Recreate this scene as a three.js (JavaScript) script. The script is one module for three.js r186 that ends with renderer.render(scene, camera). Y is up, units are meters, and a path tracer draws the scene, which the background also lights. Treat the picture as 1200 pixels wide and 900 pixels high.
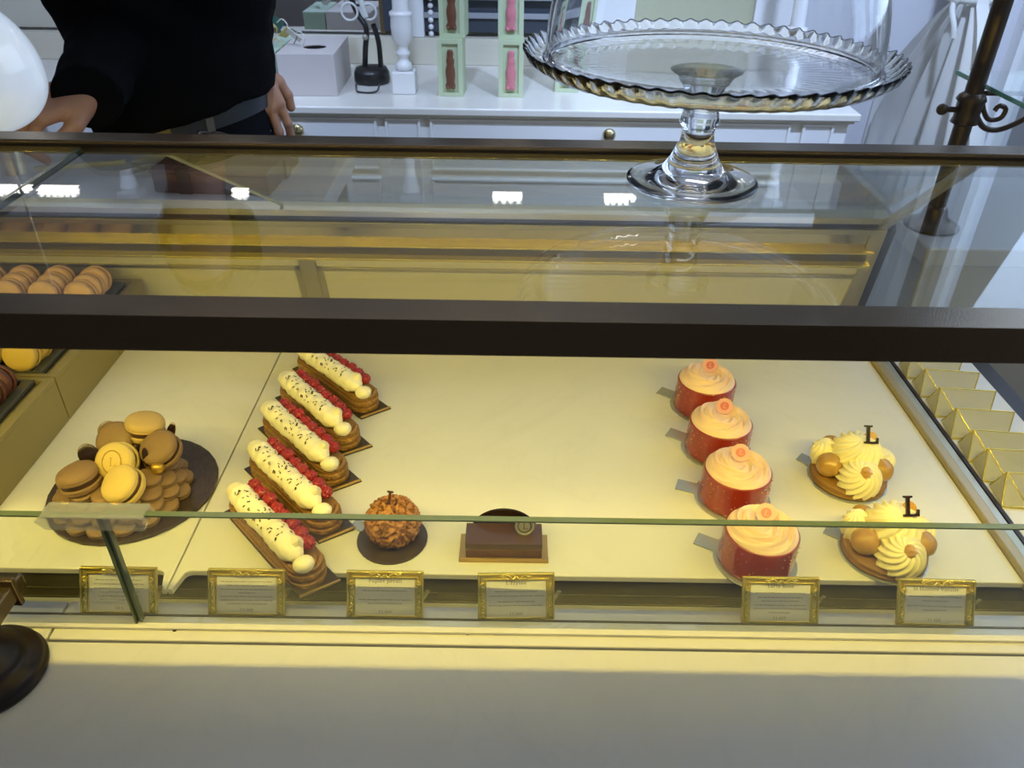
import * as THREE from 'three';
import { RoundedBoxGeometry } from 'three/addons/geometries/RoundedBoxGeometry.js';
import { mergeGeometries, mergeVertices, toCreasedNormals } from 'three/addons/utils/BufferGeometryUtils.js';
import { MarchingCubes } from 'three/addons/objects/MarchingCubes.js';
import { RectAreaLightUniformsLib } from 'three/addons/lights/RectAreaLightUniformsLib.js';
import { FontLoader } from 'three/addons/loaders/FontLoader.js';
import { TextGeometry } from 'three/addons/geometries/TextGeometry.js';
import { createNoise3D } from 'simplex-noise';

// ---------- camera, sky, daylight, exposure ----------
const scene = new THREE.Scene();
const FOCAL = 930, IW = 1200, IH = 900;
const camera = new THREE.PerspectiveCamera(2 * Math.atan(IH / 2 / FOCAL) * 180 / Math.PI, IW / IH, 0.05, 60);
camera.position.set(0, 1.5, 0);
camera.rotation.set(-33.65 * Math.PI / 180, 0, 0.0150, 'YXZ');
camera.focus = 0.85; camera.userData.fStop = 16;
camera.updateMatrixWorld(true);
scene.add(camera);
RectAreaLightUniformsLib.init();
scene.background = new THREE.Color().setRGB(0.58, 0.70, 1.0);
scene.backgroundIntensity = 0.4;
const renderer = new THREE.WebGLRenderer({ antialias: true });
renderer.toneMapping = THREE.LinearToneMapping;
renderer.toneMappingExposure = 1.0;
renderer.shadowMap.enabled = true;
function areaLight(name, w, h, rgb, power, pos, target, parent = scene) {
  const l = new THREE.RectAreaLight(new THREE.Color().setRGB(...rgb), power, w, h);
  l.name = name; l.position.set(...pos); parent.add(l); l.updateMatrixWorld(true); l.lookAt(...target); return l;
}
// bright sky above the street, entering through the upper half of the side window
areaLight('side_window_daylight', 2.0, 1.2, [0.50, 0.66, 1.0], 2.7, [1.62, 2.0, -1.55], [0, 1.6, -1.75]);

// ---------- helpers ----------
const noise3 = createNoise3D(mulberry(7));
function mulberry(a) { return () => { a |= 0; a = a + 0x6D2B79F5 | 0; let t = Math.imul(a ^ a >>> 15, 1 | a); t = t + Math.imul(t ^ t >>> 7, 61 | t) ^ t; return ((t ^ t >>> 14) >>> 0) / 4294967296; }; }
const rnd = mulberry(12345);
const rr = (a, b) => a + (b - a) * rnd();
const V = (x, y, z) => new THREE.Vector3(x, y, z);
const PI = Math.PI;
function ray(px, py) { return V((px - 600) / FOCAL, -(py - 450) / FOCAL, -1).applyQuaternion(camera.quaternion); }
function onY(px, py, y) { const d = ray(px, py); return camera.position.clone().addScaledVector(d, (y - 1.5) / d.y); }
function onZ(px, py, z) { const d = ray(px, py); return camera.position.clone().addScaledVector(d, z / d.z); }
const used = {};
function numbered(n) { const k = used[n] = (used[n] ?? -1) + 1; return k ? n + '_' + String(k).padStart(3, '0') : n; }
function thing(name, label, category, [x, y, z] = [0, 0, 0], turn = 0, group) {
  const o = new THREE.Group(); o.name = numbered(name); scene.add(o);
  o.position.set(x, y, z); o.rotation.y = turn; o.userData = { label, category };
  if (group) o.userData.group = group;
  return o;
}
function part(name, geo, mat, parent, label) {
  const g = Array.isArray(geo) ? merge(geo) : geo;
  const m = new THREE.Mesh(g, mat); m.name = name; m.castShadow = m.receiveShadow = true; parent.add(m);
  if (label) m.userData.label = label;
  return m;
}
function dup(root, [x, y, z], turn, label) {
  const r = root.clone(); r.name = numbered(root.name.replace(/_\d{3}$/, '')); scene.add(r);
  r.position.set(x, y, z); r.rotation.y = turn; r.userData = { ...root.userData }; if (label) r.userData.label = label; return r;
}
function struct(name, geo, mat, label, parent = scene) {
  const m = part(name, geo, mat, parent); if (parent === scene) m.userData = { kind: 'structure', label }; return m;
}
function merge(list) {
  const gs = list.map(g => { const q = g.index ? g.toNonIndexed() : g.clone(); for (const k of Object.keys(q.attributes)) if (!['position', 'normal', 'uv'].includes(k)) q.deleteAttribute(k); if (!q.attributes.uv) q.setAttribute('uv', new THREE.BufferAttribute(new Float32Array(q.attributes.position.count * 2), 2)); return q; });
  return gs.length === 1 ? gs[0] : mergeGeometries(gs);
}
function boxUV(g, s = 1) {   // uv in metres, chosen per face by its normal
  if (g.index) g = g.toNonIndexed();
  const p = g.attributes.position, n = g.attributes.normal, uv = new Float32Array(p.count * 2);
  for (let i = 0; i < p.count; i += 3) {
    const nx = Math.abs(n.getX(i) + n.getX(i + 1) + n.getX(i + 2)), ny = Math.abs(n.getY(i) + n.getY(i + 1) + n.getY(i + 2)), nz = Math.abs(n.getZ(i) + n.getZ(i + 1) + n.getZ(i + 2));
    for (let k = i; k < i + 3; k++) {
      const x = p.getX(k), y = p.getY(k), z = p.getZ(k);
      const [u, v] = ny >= nx && ny >= nz ? [x, z] : nx > nz ? [z, y] : [x, y];
      uv[k * 2] = u * s; uv[k * 2 + 1] = v * s;
    }
  }
  g.setAttribute('uv', new THREE.BufferAttribute(uv, 2)); return g;
}
const T = (g, x = 0, y = 0, z = 0, rx = 0, ry = 0, rz = 0) => { if (rx || ry || rz) g.applyMatrix4(new THREE.Matrix4().makeRotationFromEuler(new THREE.Euler(rx, ry, rz))); return g.translate(x, y, z); };
const bx = (x0, x1, y0, y1, z0, z1, r = 0.0015) => {   // bevelled box between corners
  const w = x1 - x0, h = y1 - y0, d = z1 - z0, rad = Math.min(r, 0.45 * Math.min(w, h, d));
  return boxUV(T(rad > 0 ? new RoundedBoxGeometry(w, h, d, 2, rad) : new THREE.BoxGeometry(w, h, d), (x0 + x1) / 2, (y0 + y1) / 2, (z0 + z1) / 2));
};
const cyl = (r0, r1, h, x = 0, y = 0, z = 0, seg = 32) => T(new THREE.CylinderGeometry(r1, r0, h, seg), x, y + h / 2, z);   // stands on y
const lathe = (pts, seg = 48) => new THREE.LatheGeometry(pts.map(p => new THREE.Vector2(...p)), seg);
const tube = (pts, r, seg = 24, rs = 8, closed = false) => new THREE.TubeGeometry(new THREE.CatmullRomCurve3(pts.map(p => p.isVector3 ? p : V(...p)), closed), seg, r, rs, closed);
const bar = (a, b, r, rs = 8) => { const A = V(...a), B = V(...b); return T(new THREE.CylinderGeometry(r, r, A.distanceTo(B), rs).applyQuaternion(new THREE.Quaternion().setFromUnitVectors(V(0, 1, 0), B.clone().sub(A).normalize())), ...A.add(B).multiplyScalar(0.5).toArray()); };
const sph = (r, x, y, z, a = 20, b = 14) => T(new THREE.SphereGeometry(r, a, b), x, y, z);
function beam(a, b, w, h, up = [0, 1, 0], r = 0.001) {   // box of section w x h between two points, w along up x axis
  const A = V(...a), B = V(...b), d = B.clone().sub(A), L = d.length(); d.normalize();
  const side = V(...up).cross(d).normalize(), u = d.clone().cross(side);
  const g = boxUV(new RoundedBoxGeometry(w, h, L, 2, Math.min(r, 0.45 * Math.min(w, h))));
  g.applyMatrix4(new THREE.Matrix4().makeBasis(side, u, d)); return g.translate(...A.add(B).multiplyScalar(0.5).toArray());
}
function extrudeXZ(shapePts, y0, y1, bevel = 0.001) {   // plan outline (x,z) raised from y0 to y1
  const s = Array.isArray(shapePts) ? new THREE.Shape(shapePts.map(([x, z]) => new THREE.Vector2(x, -z))) : shapePts;
  const g = new THREE.ExtrudeGeometry(s, { depth: y1 - y0 - 2 * bevel, bevelEnabled: bevel > 0, bevelSize: bevel, bevelThickness: bevel, bevelOffset: -bevel, bevelSegments: 2, curveSegments: 16 });
  g.rotateX(-PI / 2); return boxUV(g.translate(0, y0 + bevel, 0));
}
function displace(g, fn) { const p = g.attributes.position, v = V(0, 0, 0); for (let i = 0; i < p.count; i++) { v.fromBufferAttribute(p, i); fn(v); p.setXYZ(i, v.x, v.y, v.z); } g.computeVertexNormals(); return g; }
function smooth(g) { g.deleteAttribute('normal'); g.deleteAttribute('uv'); g = mergeVertices(g, 1e-6); g.computeVertexNormals(); return g; }

// ---------- textures and materials ----------
function tex(size, fn, { srgb = true, repeat = 1 } = {}) {
  const d = new Uint8Array(size * size * 4);
  for (let j = 0; j < size; j++) for (let i = 0; i < size; i++) { const c = fn(i / size, j / size), k = (j * size + i) * 4; for (let m = 0; m < 3; m++) d[k + m] = Math.max(0, Math.min(255, 255 * (Array.isArray(c) ? c[m] : c))); d[k + 3] = 255; }
  const t = new THREE.DataTexture(d, size, size); t.wrapS = t.wrapT = THREE.RepeatWrapping; t.magFilter = THREE.LinearFilter; t.minFilter = THREE.LinearMipmapLinearFilter; t.generateMipmaps = true;
  if (srgb) t.colorSpace = THREE.SRGBColorSpace; t.repeat.set(repeat, repeat); t.needsUpdate = true; return t;
}
const tn = (u, v, f, s = 0) => { const a = u * 2 * PI, b = v * 2 * PI, R = f / (2 * PI); return noise3(Math.cos(a) * R + s, Math.sin(a) * R + Math.cos(b) * R, Math.sin(b) * R + s * 1.7); };
const fbm = (u, v, f, s = 0) => tn(u, v, f, s) * 0.55 + tn(u, v, f * 2.1, s + 5) * 0.28 + tn(u, v, f * 4.3, s + 9) * 0.17;
const marbleTex = tex(512, (u, v) => { const w = fbm(u, v, 4, 1) * 0.9, vein = Math.pow(1 - Math.abs(tn(u, v, 3.2, 20 + w)), 9), g = 0.965 + 0.010 * fbm(u, v, 9, 3) - 0.018 * vein * (0.5 + 0.5 * tn(u, v, 5, 31)); return [g, g * 0.992, g * 0.975]; }, { repeat: 1.6 });
const brushTex = tex(256, (u, v) => 0.5 + 0.22 * tn(u * 1, v, 60, 2) + 0.12 * tn(u, v, 120, 4), { srgb: false, repeat: 4 });
const grainTex = tex(256, (u, v) => 0.5 + 0.5 * fbm(u, v, 40, 6), { srgb: false, repeat: 20 });
const std = (rgb, o = {}) => new THREE.MeshPhysicalMaterial({ color: new THREE.Color().setRGB(...rgb), roughness: 0.5, ...o });
const M = {
  marble: std([0.80, 0.79, 0.76], { map: marbleTex, roughness: 0.22 }),
  bronze: std([0.22, 0.16, 0.095], { metalness: 0.85, roughness: 0.24, bumpMap: grainTex, bumpScale: 0.00008 }),
  bronzeDark: std([0.035, 0.025, 0.02], { metalness: 0.6, roughness: 0.35 }),
  brass: std([0.62, 0.53, 0.29], { metalness: 1, roughness: 0.22 }),
  brassBrushed: std([0.52, 0.47, 0.33], { metalness: 0.9, roughness: 0.33 }),
  brassBeige: std([0.40, 0.33, 0.20], { metalness: 0.3, roughness: 0.28 }),
  gold: std([0.80, 0.64, 0.15], { metalness: 0.7, roughness: 0.22 }),
  goldMirror: std([0.66, 0.58, 0.38], { metalness: 0.9, roughness: 0.13 }),
  olive: std([0.30, 0.245, 0.10], { roughness: 0.45, metalness: 0.25 }),
  trough: std([0.115, 0.10, 0.055], { roughness: 0.4, metalness: 0.5 }),
  creamPanel: std([0.62, 0.57, 0.44], { roughness: 0.16, clearcoat: 0.4, clearcoatRoughness: 0.08 }),
  pane: std([0.95, 0.968, 0.95], { transmission: 1, roughness: 0, thickness: 0, ior: 1.5 }),
  glass: std([1, 1, 1], { transmission: 1, roughness: 0.0, thickness: 0.01, ior: 1.47 }),
  dome: std([0.98, 0.99, 0.99], { transmission: 1, roughness: 0, thickness: 0, ior: 1.62 }),
  glassEdge: std([0.10, 0.13, 0.085], { roughness: 0.12, metalness: 0.0 }),
  plasticClip: std([0.86, 0.87, 0.88], { transmission: 0.9, roughness: 0.25, thickness: 0 }),
  whitePaint: std([0.80, 0.80, 0.80], { roughness: 0.42 }),
  greyPaint: std([0.76, 0.76, 0.77], { roughness: 0.45 }),
  wall: std([0.66, 0.66, 0.70], { roughness: 0.9, bumpMap: grainTex, bumpScale: 0.0004 }),
  ceiling: std([0.78, 0.78, 0.77], { roughness: 0.9 }),
  floor: std([0.22, 0.20, 0.18], { map: marbleTex, roughness: 0.3 }),
  black: std([0.012, 0.012, 0.013], { roughness: 0.35 }),
  slate: std([0.045, 0.055, 0.075], { roughness: 0.3 }),
  mirror: std([0.72, 0.72, 0.72], { metalness: 1, roughness: 0.03 }),
};

// ---------- the room ----------
struct('floor', boxUV(new THREE.BoxGeometry(4.4, 0.1, 5.9), 0.6).translate(-0.58, -0.05, -0.2), M.floor, 'pale polished stone floor of the shop');
struct('ceiling', new THREE.BoxGeometry(4.4, 0.1, 5.9).translate(-0.58, 3.05, -0.2), M.ceiling, 'white plaster ceiling');
struct('wall_back', merge([bx(-2.78, -1.74, 0, 3, -3.1, -2.95, 0), bx(-1.04, 1.62, 0, 3, -3.1, -2.95, 0), bx(-1.74, -1.04, 0, 1.1, -3.1, -2.95, 0), bx(-1.74, -1.04, 2.19, 3, -3.1, -2.95, 0)]), M.wall, 'pale lavender grey back wall');
struct('wall_storeroom', merge([bx(-1.88, -1.74, 0.9, 2.4, -4.1, -3.1, 0), bx(-1.04, -0.90, 0.9, 2.4, -4.1, -3.1, 0), bx(-1.88, -0.90, 0.9, 1.1, -4.1, -3.1, 0), bx(-1.88, -0.90, 2.19, 2.4, -4.1, -3.1, 0), bx(-1.88, -0.90, 0.9, 2.4, -4.2, -4.1, 0)]), std([0.20, 0.13, 0.08], { roughness: 0.7 }), 'brown panelled storeroom behind the glazed door');
struct('wall_left', boxUV(new THREE.BoxGeometry(0.15, 3, 5.55).translate(-2.675, 1.5, -0.175)), M.wall, 'pale grey left wall');
{
  const g = (x0, x1, y0, y1, z0, z1) => bx(x0, x1, y0, y1, z0, z1, 0);
  struct('wall_right', merge([g(1.45, 1.6, 0, 0.35, -2.95, 2.6), g(1.45, 1.6, 2.6, 3, -2.95, 2.6), g(1.45, 1.6, 0.35, 2.6, -2.95, -2.6), g(1.45, 1.6, 0.35, 2.6, 0.9, 2.6)]), M.wall, 'pale grey side wall pierced by the shop window');
  struct('wall_front', merge([g(-2.6, 1.6, 0, 0.4, 2.6, 2.75), g(-2.6, 1.6, 2.65, 3, 2.6, 2.75), g(-2.6, -0.5, 0.4, 2.65, 2.6, 2.75), g(1.25, 1.6, 0.4, 2.65, 2.6, 2.75)]), M.wall, 'street wall with the shop front window');
  const w1 = new THREE.Group(); w1.name = 'window_1'; w1.userData = { kind: 'structure', label: 'tall side window beside the tied curtain' }; scene.add(w1);
  part('window_frame', [g(1.5, 1.55, 0.35, 0.4, -2.6, 0.9), g(1.5, 1.55, 2.55, 2.6, -2.6, 0.9), g(1.5, 1.55, 0.4, 2.55, -2.6, -2.55), g(1.5, 1.55, 0.4, 2.55, 0.85, 0.9), g(1.5, 1.55, 0.4, 2.55, -0.9, -0.85)], M.whitePaint, w1);
  part('pane', g(1.52, 1.526, 0.4, 2.55, -2.55, -0.9), M.pane, w1); part('pane', g(1.52, 1.526, 0.4, 2.55, -0.85, 0.85), M.pane, w1);
  const w2 = new THREE.Group(); w2.name = 'window_2'; w2.userData = { kind: 'structure', label: 'wide shop front window onto the street' }; scene.add(w2);
  part('window_frame', [g(-0.5, 1.25, 0.4, 0.46, 2.64, 2.7), g(-0.5, 1.25, 2.59, 2.65, 2.64, 2.7), g(-0.5, -0.44, 0.46, 2.59, 2.64, 2.7), g(1.19, 1.25, 0.46, 2.59, 2.64, 2.7), g(0.35, 0.41, 0.46, 2.59, 2.64, 2.7)], M.whitePaint, w2);
  part('pane', g(-0.44, 0.35, 0.46, 2.59, 2.66, 2.666), M.pane, w2); part('pane', g(0.41, 1.19, 0.46, 2.59, 2.66, 2.666), M.pane, w2);
  const pv = part('pavement', boxUV(new THREE.BoxGeometry(40, 0.1, 40).translate(6, -0.16, -2)), std([0.55, 0.56, 0.58], { roughness: 0.85, map: marbleTex }), scene);
  pv.userData = { kind: 'structure', label: 'pale paved street outside the windows' };
  const fa = thing('street_building', 'pale stone building across the street outside the side window', 'building', [14, -0.11, -8], 0);
  part('facade', bx(0, 1, 0, 9, -9, 9, 0.02), std([0.62, 0.6, 0.57], { roughness: 0.9 }), fa);
  for (let i = 0; i < 5; i++) for (let k = 0; k < 2; k++) { const wz = -7 + i * 3.4, wy = 1 + k * 4; const w = part('window', bx(-0.05, 0.02, wy, wy + 2.4, wz - 0.7, wz + 0.7, 0.01), M.whitePaint, fa); part('pane', bx(-0.07, -0.05, wy + 0.15, wy + 2.25, wz - 0.55, wz + 0.55, 0.005), M.slate, w); }
}

for (const [z, label, rgb, power] of [[-2.2, 'flat white ceiling light panel over the staff side', [0.86, 0.90, 1.0], 1.5], [0.9, 'flat warm ceiling light panel over the customer side', [1.0, 0.74, 0.36], 0.85]]) {
  const t = thing('ceiling_light', label, 'ceiling light', [-0.3, 2.995, z]);
  part('frame', [bx(-1.1, 1.1, -0.04, 0, -0.3, 0.3, 0.004)], M.whitePaint, t); part('diffuser', bx(-1.06, 1.06, -0.046, -0.04, -0.26, 0.26, 0.001), std([0.9, 0.9, 0.9], { emissive: new THREE.Color().setRGB(...rgb), emissiveIntensity: 0.4 }), t);
  areaLight('ceiling_panel_light', 2.1, 0.5, rgb, power, [-0.3, 2.94, z], [-0.3, 0, z]);
}

for (const [x, tx, label, power] of [[-1.2, -1.3, 'cool white ceiling spotlight aimed at the glazed door', 9], [-0.2, -0.25, 'cool white ceiling spotlight aimed at the middle of the sideboard', 8], [0.75, 0.85, 'cool white ceiling spotlight aimed at the window corner', 18]]) {
  const t = thing('ceiling_spotlight', label, 'spotlight', [x, 3.0, -1.0], 0, 'ceiling spotlights washing the back wall');
  const dir = V(tx - x, 0.95 - 2.86, -2.5 + 1.0).normalize();
  part('stem', bar([0, 0, 0], [0, -0.08, 0], 0.01), M.black, t); const h = part('housing', new THREE.CylinderGeometry(0.045, 0.04, 0.14, 28), M.black, t); h.position.set(0, -0.14, 0); h.quaternion.setFromUnitVectors(V(0, -1, 0), dir);
  part('lens', T(new THREE.CylinderGeometry(0.036, 0.036, 0.004, 28), 0, -0.073, 0), std([1, 1, 1], { emissive: new THREE.Color().setRGB(0.62, 0.77, 1), emissiveIntensity: 3 }), h);
  const s = new THREE.SpotLight(new THREE.Color().setRGB(0.52, 0.68, 1.0), power, 0, 0.52, 0.6, 2); s.name = 'spotlight_beam'; s.position.set(x, 2.86, -1.0).addScaledVector(dir, 0.09); s.target.position.set(tx, 0.95, -2.5); s.castShadow = true; s.shadow.radius = 3; scene.add(s, s.target); s.target.name = 'spotlight_aim';
}

// ---------- the display counter and its glass case ----------
const XL = -0.98, XR = 0.66, LEDGE = 0.93, SHELF = 0.94, TOP = 1.26, LIP = -0.431, GZ = -0.466;
const caseObj = thing('display_counter', 'marble pastry counter with low glass guard, dark bronze bar and glass top', 'display case', [0, 0, -0.6]);
const K = (name, geo, mat, label, parent = caseObj) => { const g = Array.isArray(geo) ? merge(geo) : geo; return part(name, parent === caseObj ? g.translate(0, 0, 0.6) : g, mat, parent, label); };
K('base_cabinet', [bx(XL, XR, 0.08, 0.80, -1.04, -0.25, 0.004), bx(XL + 0.02, XR - 0.02, 0, 0.08, -1.02, -0.29), bx(XL, XR, 0.80, 0.899, -1.04, -0.5195), bx(XL, XR, 0.80, 0.899, -0.490, -0.25)], M.whitePaint, 'white painted cabinet under the counter');
K('counter_slab', [bx(XL, XR, 0.90, LEDGE, -0.4447, -0.20, 0.002)], M.marble, 'polished marble ledge along the front of the counter');
K('ledge_strip', [bx(-0.399, XR, 0.90, LEDGE, -0.4890, -0.4471, 0.0015)], M.marble);
K('ledge_strip', [bx(XL, -0.401, 0.90, LEDGE, -0.4890, -0.4471, 0.0015)], M.marble);
K('glass_channel', [bx(XL, XR, LEDGE + 0.0002, LEDGE + 0.0032, -0.4706, -0.4575, 0.0006)], M.marble, 'low marble fillet holding the guard glass'); K('glass_seal', [bx(XL, XR, LEDGE + 0.0002, LEDGE + 0.0036, -0.4728, -0.4708, 0.0003)], M.trough);
// shelf slabs, their front corners rounded with a tongue at the joint
{
  const tongue = (s) => { const h = new THREE.Shape(); const X = (x) => s > 0 ? x : -x; const J = s > 0 ? -0.3112 : 0.3128;
    const far = s > 0 ? 0.4815 : -XL;
    h.moveTo(X(0) + 0, 0); h.curves.length = 0; h.moveTo(s > 0 ? J : -J, 1.03);
    if (s > 0) { h.lineTo(J, 0.4955); h.lineTo(J + 0.004, 0.4955); h.lineTo(J + 0.0085, 0.514); h.quadraticCurveTo(J + 0.0105, 0.5185, J + 0.016, 0.5185); h.lineTo(far, 0.5185); h.lineTo(far, 1.03); }
    else { h.lineTo(-J, 0.4955); h.lineTo(-J - 0.004, 0.4955); h.lineTo(-J - 0.0085, 0.514); h.quadraticCurveTo(-J - 0.0105, 0.5185, -J - 0.016, 0.5185); h.lineTo(XL, 0.5185); h.lineTo(XL, 1.03); }
    h.closePath(); return h; };
  K('shelf_slab', extrudeXZ(tongue(1), SHELF - 0.007, SHELF, 0.001), M.marble, 'cream marble display shelf');
  K('shelf_slab', extrudeXZ(tongue(-1), SHELF - 0.007, SHELF, 0.001), M.marble);
  K('shelf_slab', bx(0.5105, 0.618, SHELF - 0.007, SHELF, -1.03, -0.5185, 0.001), M.marble);
  K('shelf_bed', bx(XL, XR - 0.01, 0.905, 0.9325, -1.03, -0.522), M.bronzeDark);
  K('vent_trough', [bx(XL, XR, 0.872, 0.9325, -0.522, -0.520, 0.0005), bx(XL, XR, 0.9125, 0.9135, -0.520, -0.5192, 0.0002), bx(XL, XR, 0.9, 0.9012, -0.520, -0.5192, 0.0002), bx(XL, XR, 0.87, 0.874, -0.520, -0.4885, 0.0005)], M.trough, 'dark olive ventilation slot behind the price cards');
}
// small dark screws in the ledge
for (const [a, b] of [[548, 742], [205, 738], [889, 745]]) { const q = onY(a, b, LEDGE); K('screw', [cyl(0.0022, 0.0018, 0.0012, q.x, LEDGE, q.z, 12)], M.bronzeDark); }
// right end trim of the shelf
K('end_trim', [bx(0.482, 0.4945, SHELF - 0.008, 0.9465, -1.03, -0.497, 0.002)], M.brassBeige, 'pale brass end trim');
K('end_channel', [bx(0.4945, 0.5045, SHELF - 0.008, 0.9435, -1.03, -0.497, 0.001)], M.brassBrushed);
K('end_seal', [bx(0.5045, 0.5100, SHELF - 0.008, 0.9445, -1.03, -0.497, 0.001)], M.bronzeDark);
// front guard glass in two sheets with green polished edges
function pane(name, g, edges, parent = caseObj, label) { const p = K(name, g, M.pane, label, parent); part('polished_edge', (Array.isArray(edges) ? merge(edges) : edges).translate(0, 0, parent === caseObj ? 0.6 : 0), M.glassEdge, p); return p; }
pane('guard_glass', bx(-0.3225, XR, 0.9337, 1.0595, GZ - 0.0028, GZ + 0.0028, 0), [bx(-0.3225, XR, 1.0595, 1.061, GZ - 0.0028, GZ + 0.0028, 0), bx(-0.3245, -0.3225, 0.9337, 1.061, GZ - 0.0028, GZ + 0.0028, 0)]);
pane('guard_glass', bx(XL, -0.3278, 0.9337, 1.0595, GZ - 0.0008, GZ + 0.0048, 0), [bx(XL, -0.3278, 1.0595, 1.061, GZ - 0.0008, GZ + 0.0048, 0), bx(-0.3278, -0.3263, 0.9337, 1.061, GZ - 0.0008, GZ + 0.0048, 0)]);
{ // clear connector over the joint
  const s = new THREE.Shape([[-0.3745, 0.0035], [-0.368, 0.0092], [-0.2905, 0.0092], [-0.287, 0.0035], [-0.2905, -0.004], [-0.368, -0.004]].map(([x, y]) => new THREE.Vector2(x, y + 1.0545)));
  const g = new THREE.ExtrudeGeometry(s, { depth: 0.003, bevelEnabled: true, bevelSize: 0.0006, bevelThickness: 0.0006, bevelSegments: 1 });
  K('glass_clip', [g.clone().translate(0, 0, GZ + 0.0058), g.clone().translate(0, 0, GZ - 0.0076), bx(-0.3695, -0.2885, 1.0625, 1.0645, GZ - 0.008, GZ + 0.0095, 0.0005)], M.plasticClip, 'clear plastic clip joining the guard panes');
}
// top bar: a bronze angle with the light strip inside
K('top_bar', [bx(XL, XR, TOP - 0.0257, TOP, LIP - 0.0008, LIP, 0.0003), bx(XL, XR, TOP - 0.0028, TOP, -0.4585, LIP - 0.0002, 0.0006)], M.bronze, 'dark bronze bar along the top front edge');
{
  const strip = K('light_strip', bx(XL + 0.02, XR - 0.02, TOP - 0.0042, TOP - 0.0029, -0.4415, LIP - 0.0009, 0.0002), M.whitePaint, 'narrow warm light strip under the bar');
  const dots = []; for (let x = XL + 0.03; x < XR - 0.03; x += 0.0125) dots.push(new THREE.BoxGeometry(0.005, 0.0006, 0.0010).translate(x, TOP - 0.0046, LIP - 0.0014 + 0.6));
  const led = part('light_dots', dots, std([1, 0.85, 0.5], { emissive: new THREE.Color().setRGB(1, 0.8, 0.34), emissiveIntensity: 9 }), strip); led.userData.kind = 'stuff';
}
areaLight('case_led_light', XR - XL - 0.06, 0.0009, [1.0, 0.80, 0.16], 1180, [(XL + XR) / 2, TOP - 0.0052, LIP - 0.0014], [(XL + XR) / 2, TOP - 0.0052 - 0.3, LIP - 0.0014 - 0.53]);
// rear top rail and the two sheets of the top glass
K('rear_rail', [bx(XL, XR, TOP - 0.008, TOP + 0.003, -0.803, -0.774, 0.002)], M.bronze, 'dark bronze rail along the back of the glass top');
K('rear_rail_trim', [bx(XL, XR, TOP - 0.0080, TOP - 0.0005, -0.7739, -0.7732, 0.0002)], M.bronzeDark); K('rear_rail_strip', [bx(XL, XR, TOP - 0.0105, TOP - 0.0083, -0.795, -0.775, 0.0005)], M.brass);
pane('top_glass', bx(-0.4240, XR, TOP - 0.0088, TOP - 0.0032, -0.7730, -0.4345, 0), [bx(-0.4257, -0.4240, TOP - 0.0088, TOP - 0.0032, -0.7730, -0.4345, 0)]);
pane('top_glass', bx(XL, -0.4280, TOP - 0.0088, TOP - 0.0032, -0.7730, -0.4345, 0), [bx(-0.4280, -0.4263, TOP - 0.0088, TOP - 0.0032, -0.7730, -0.4345, 0)]);
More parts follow.
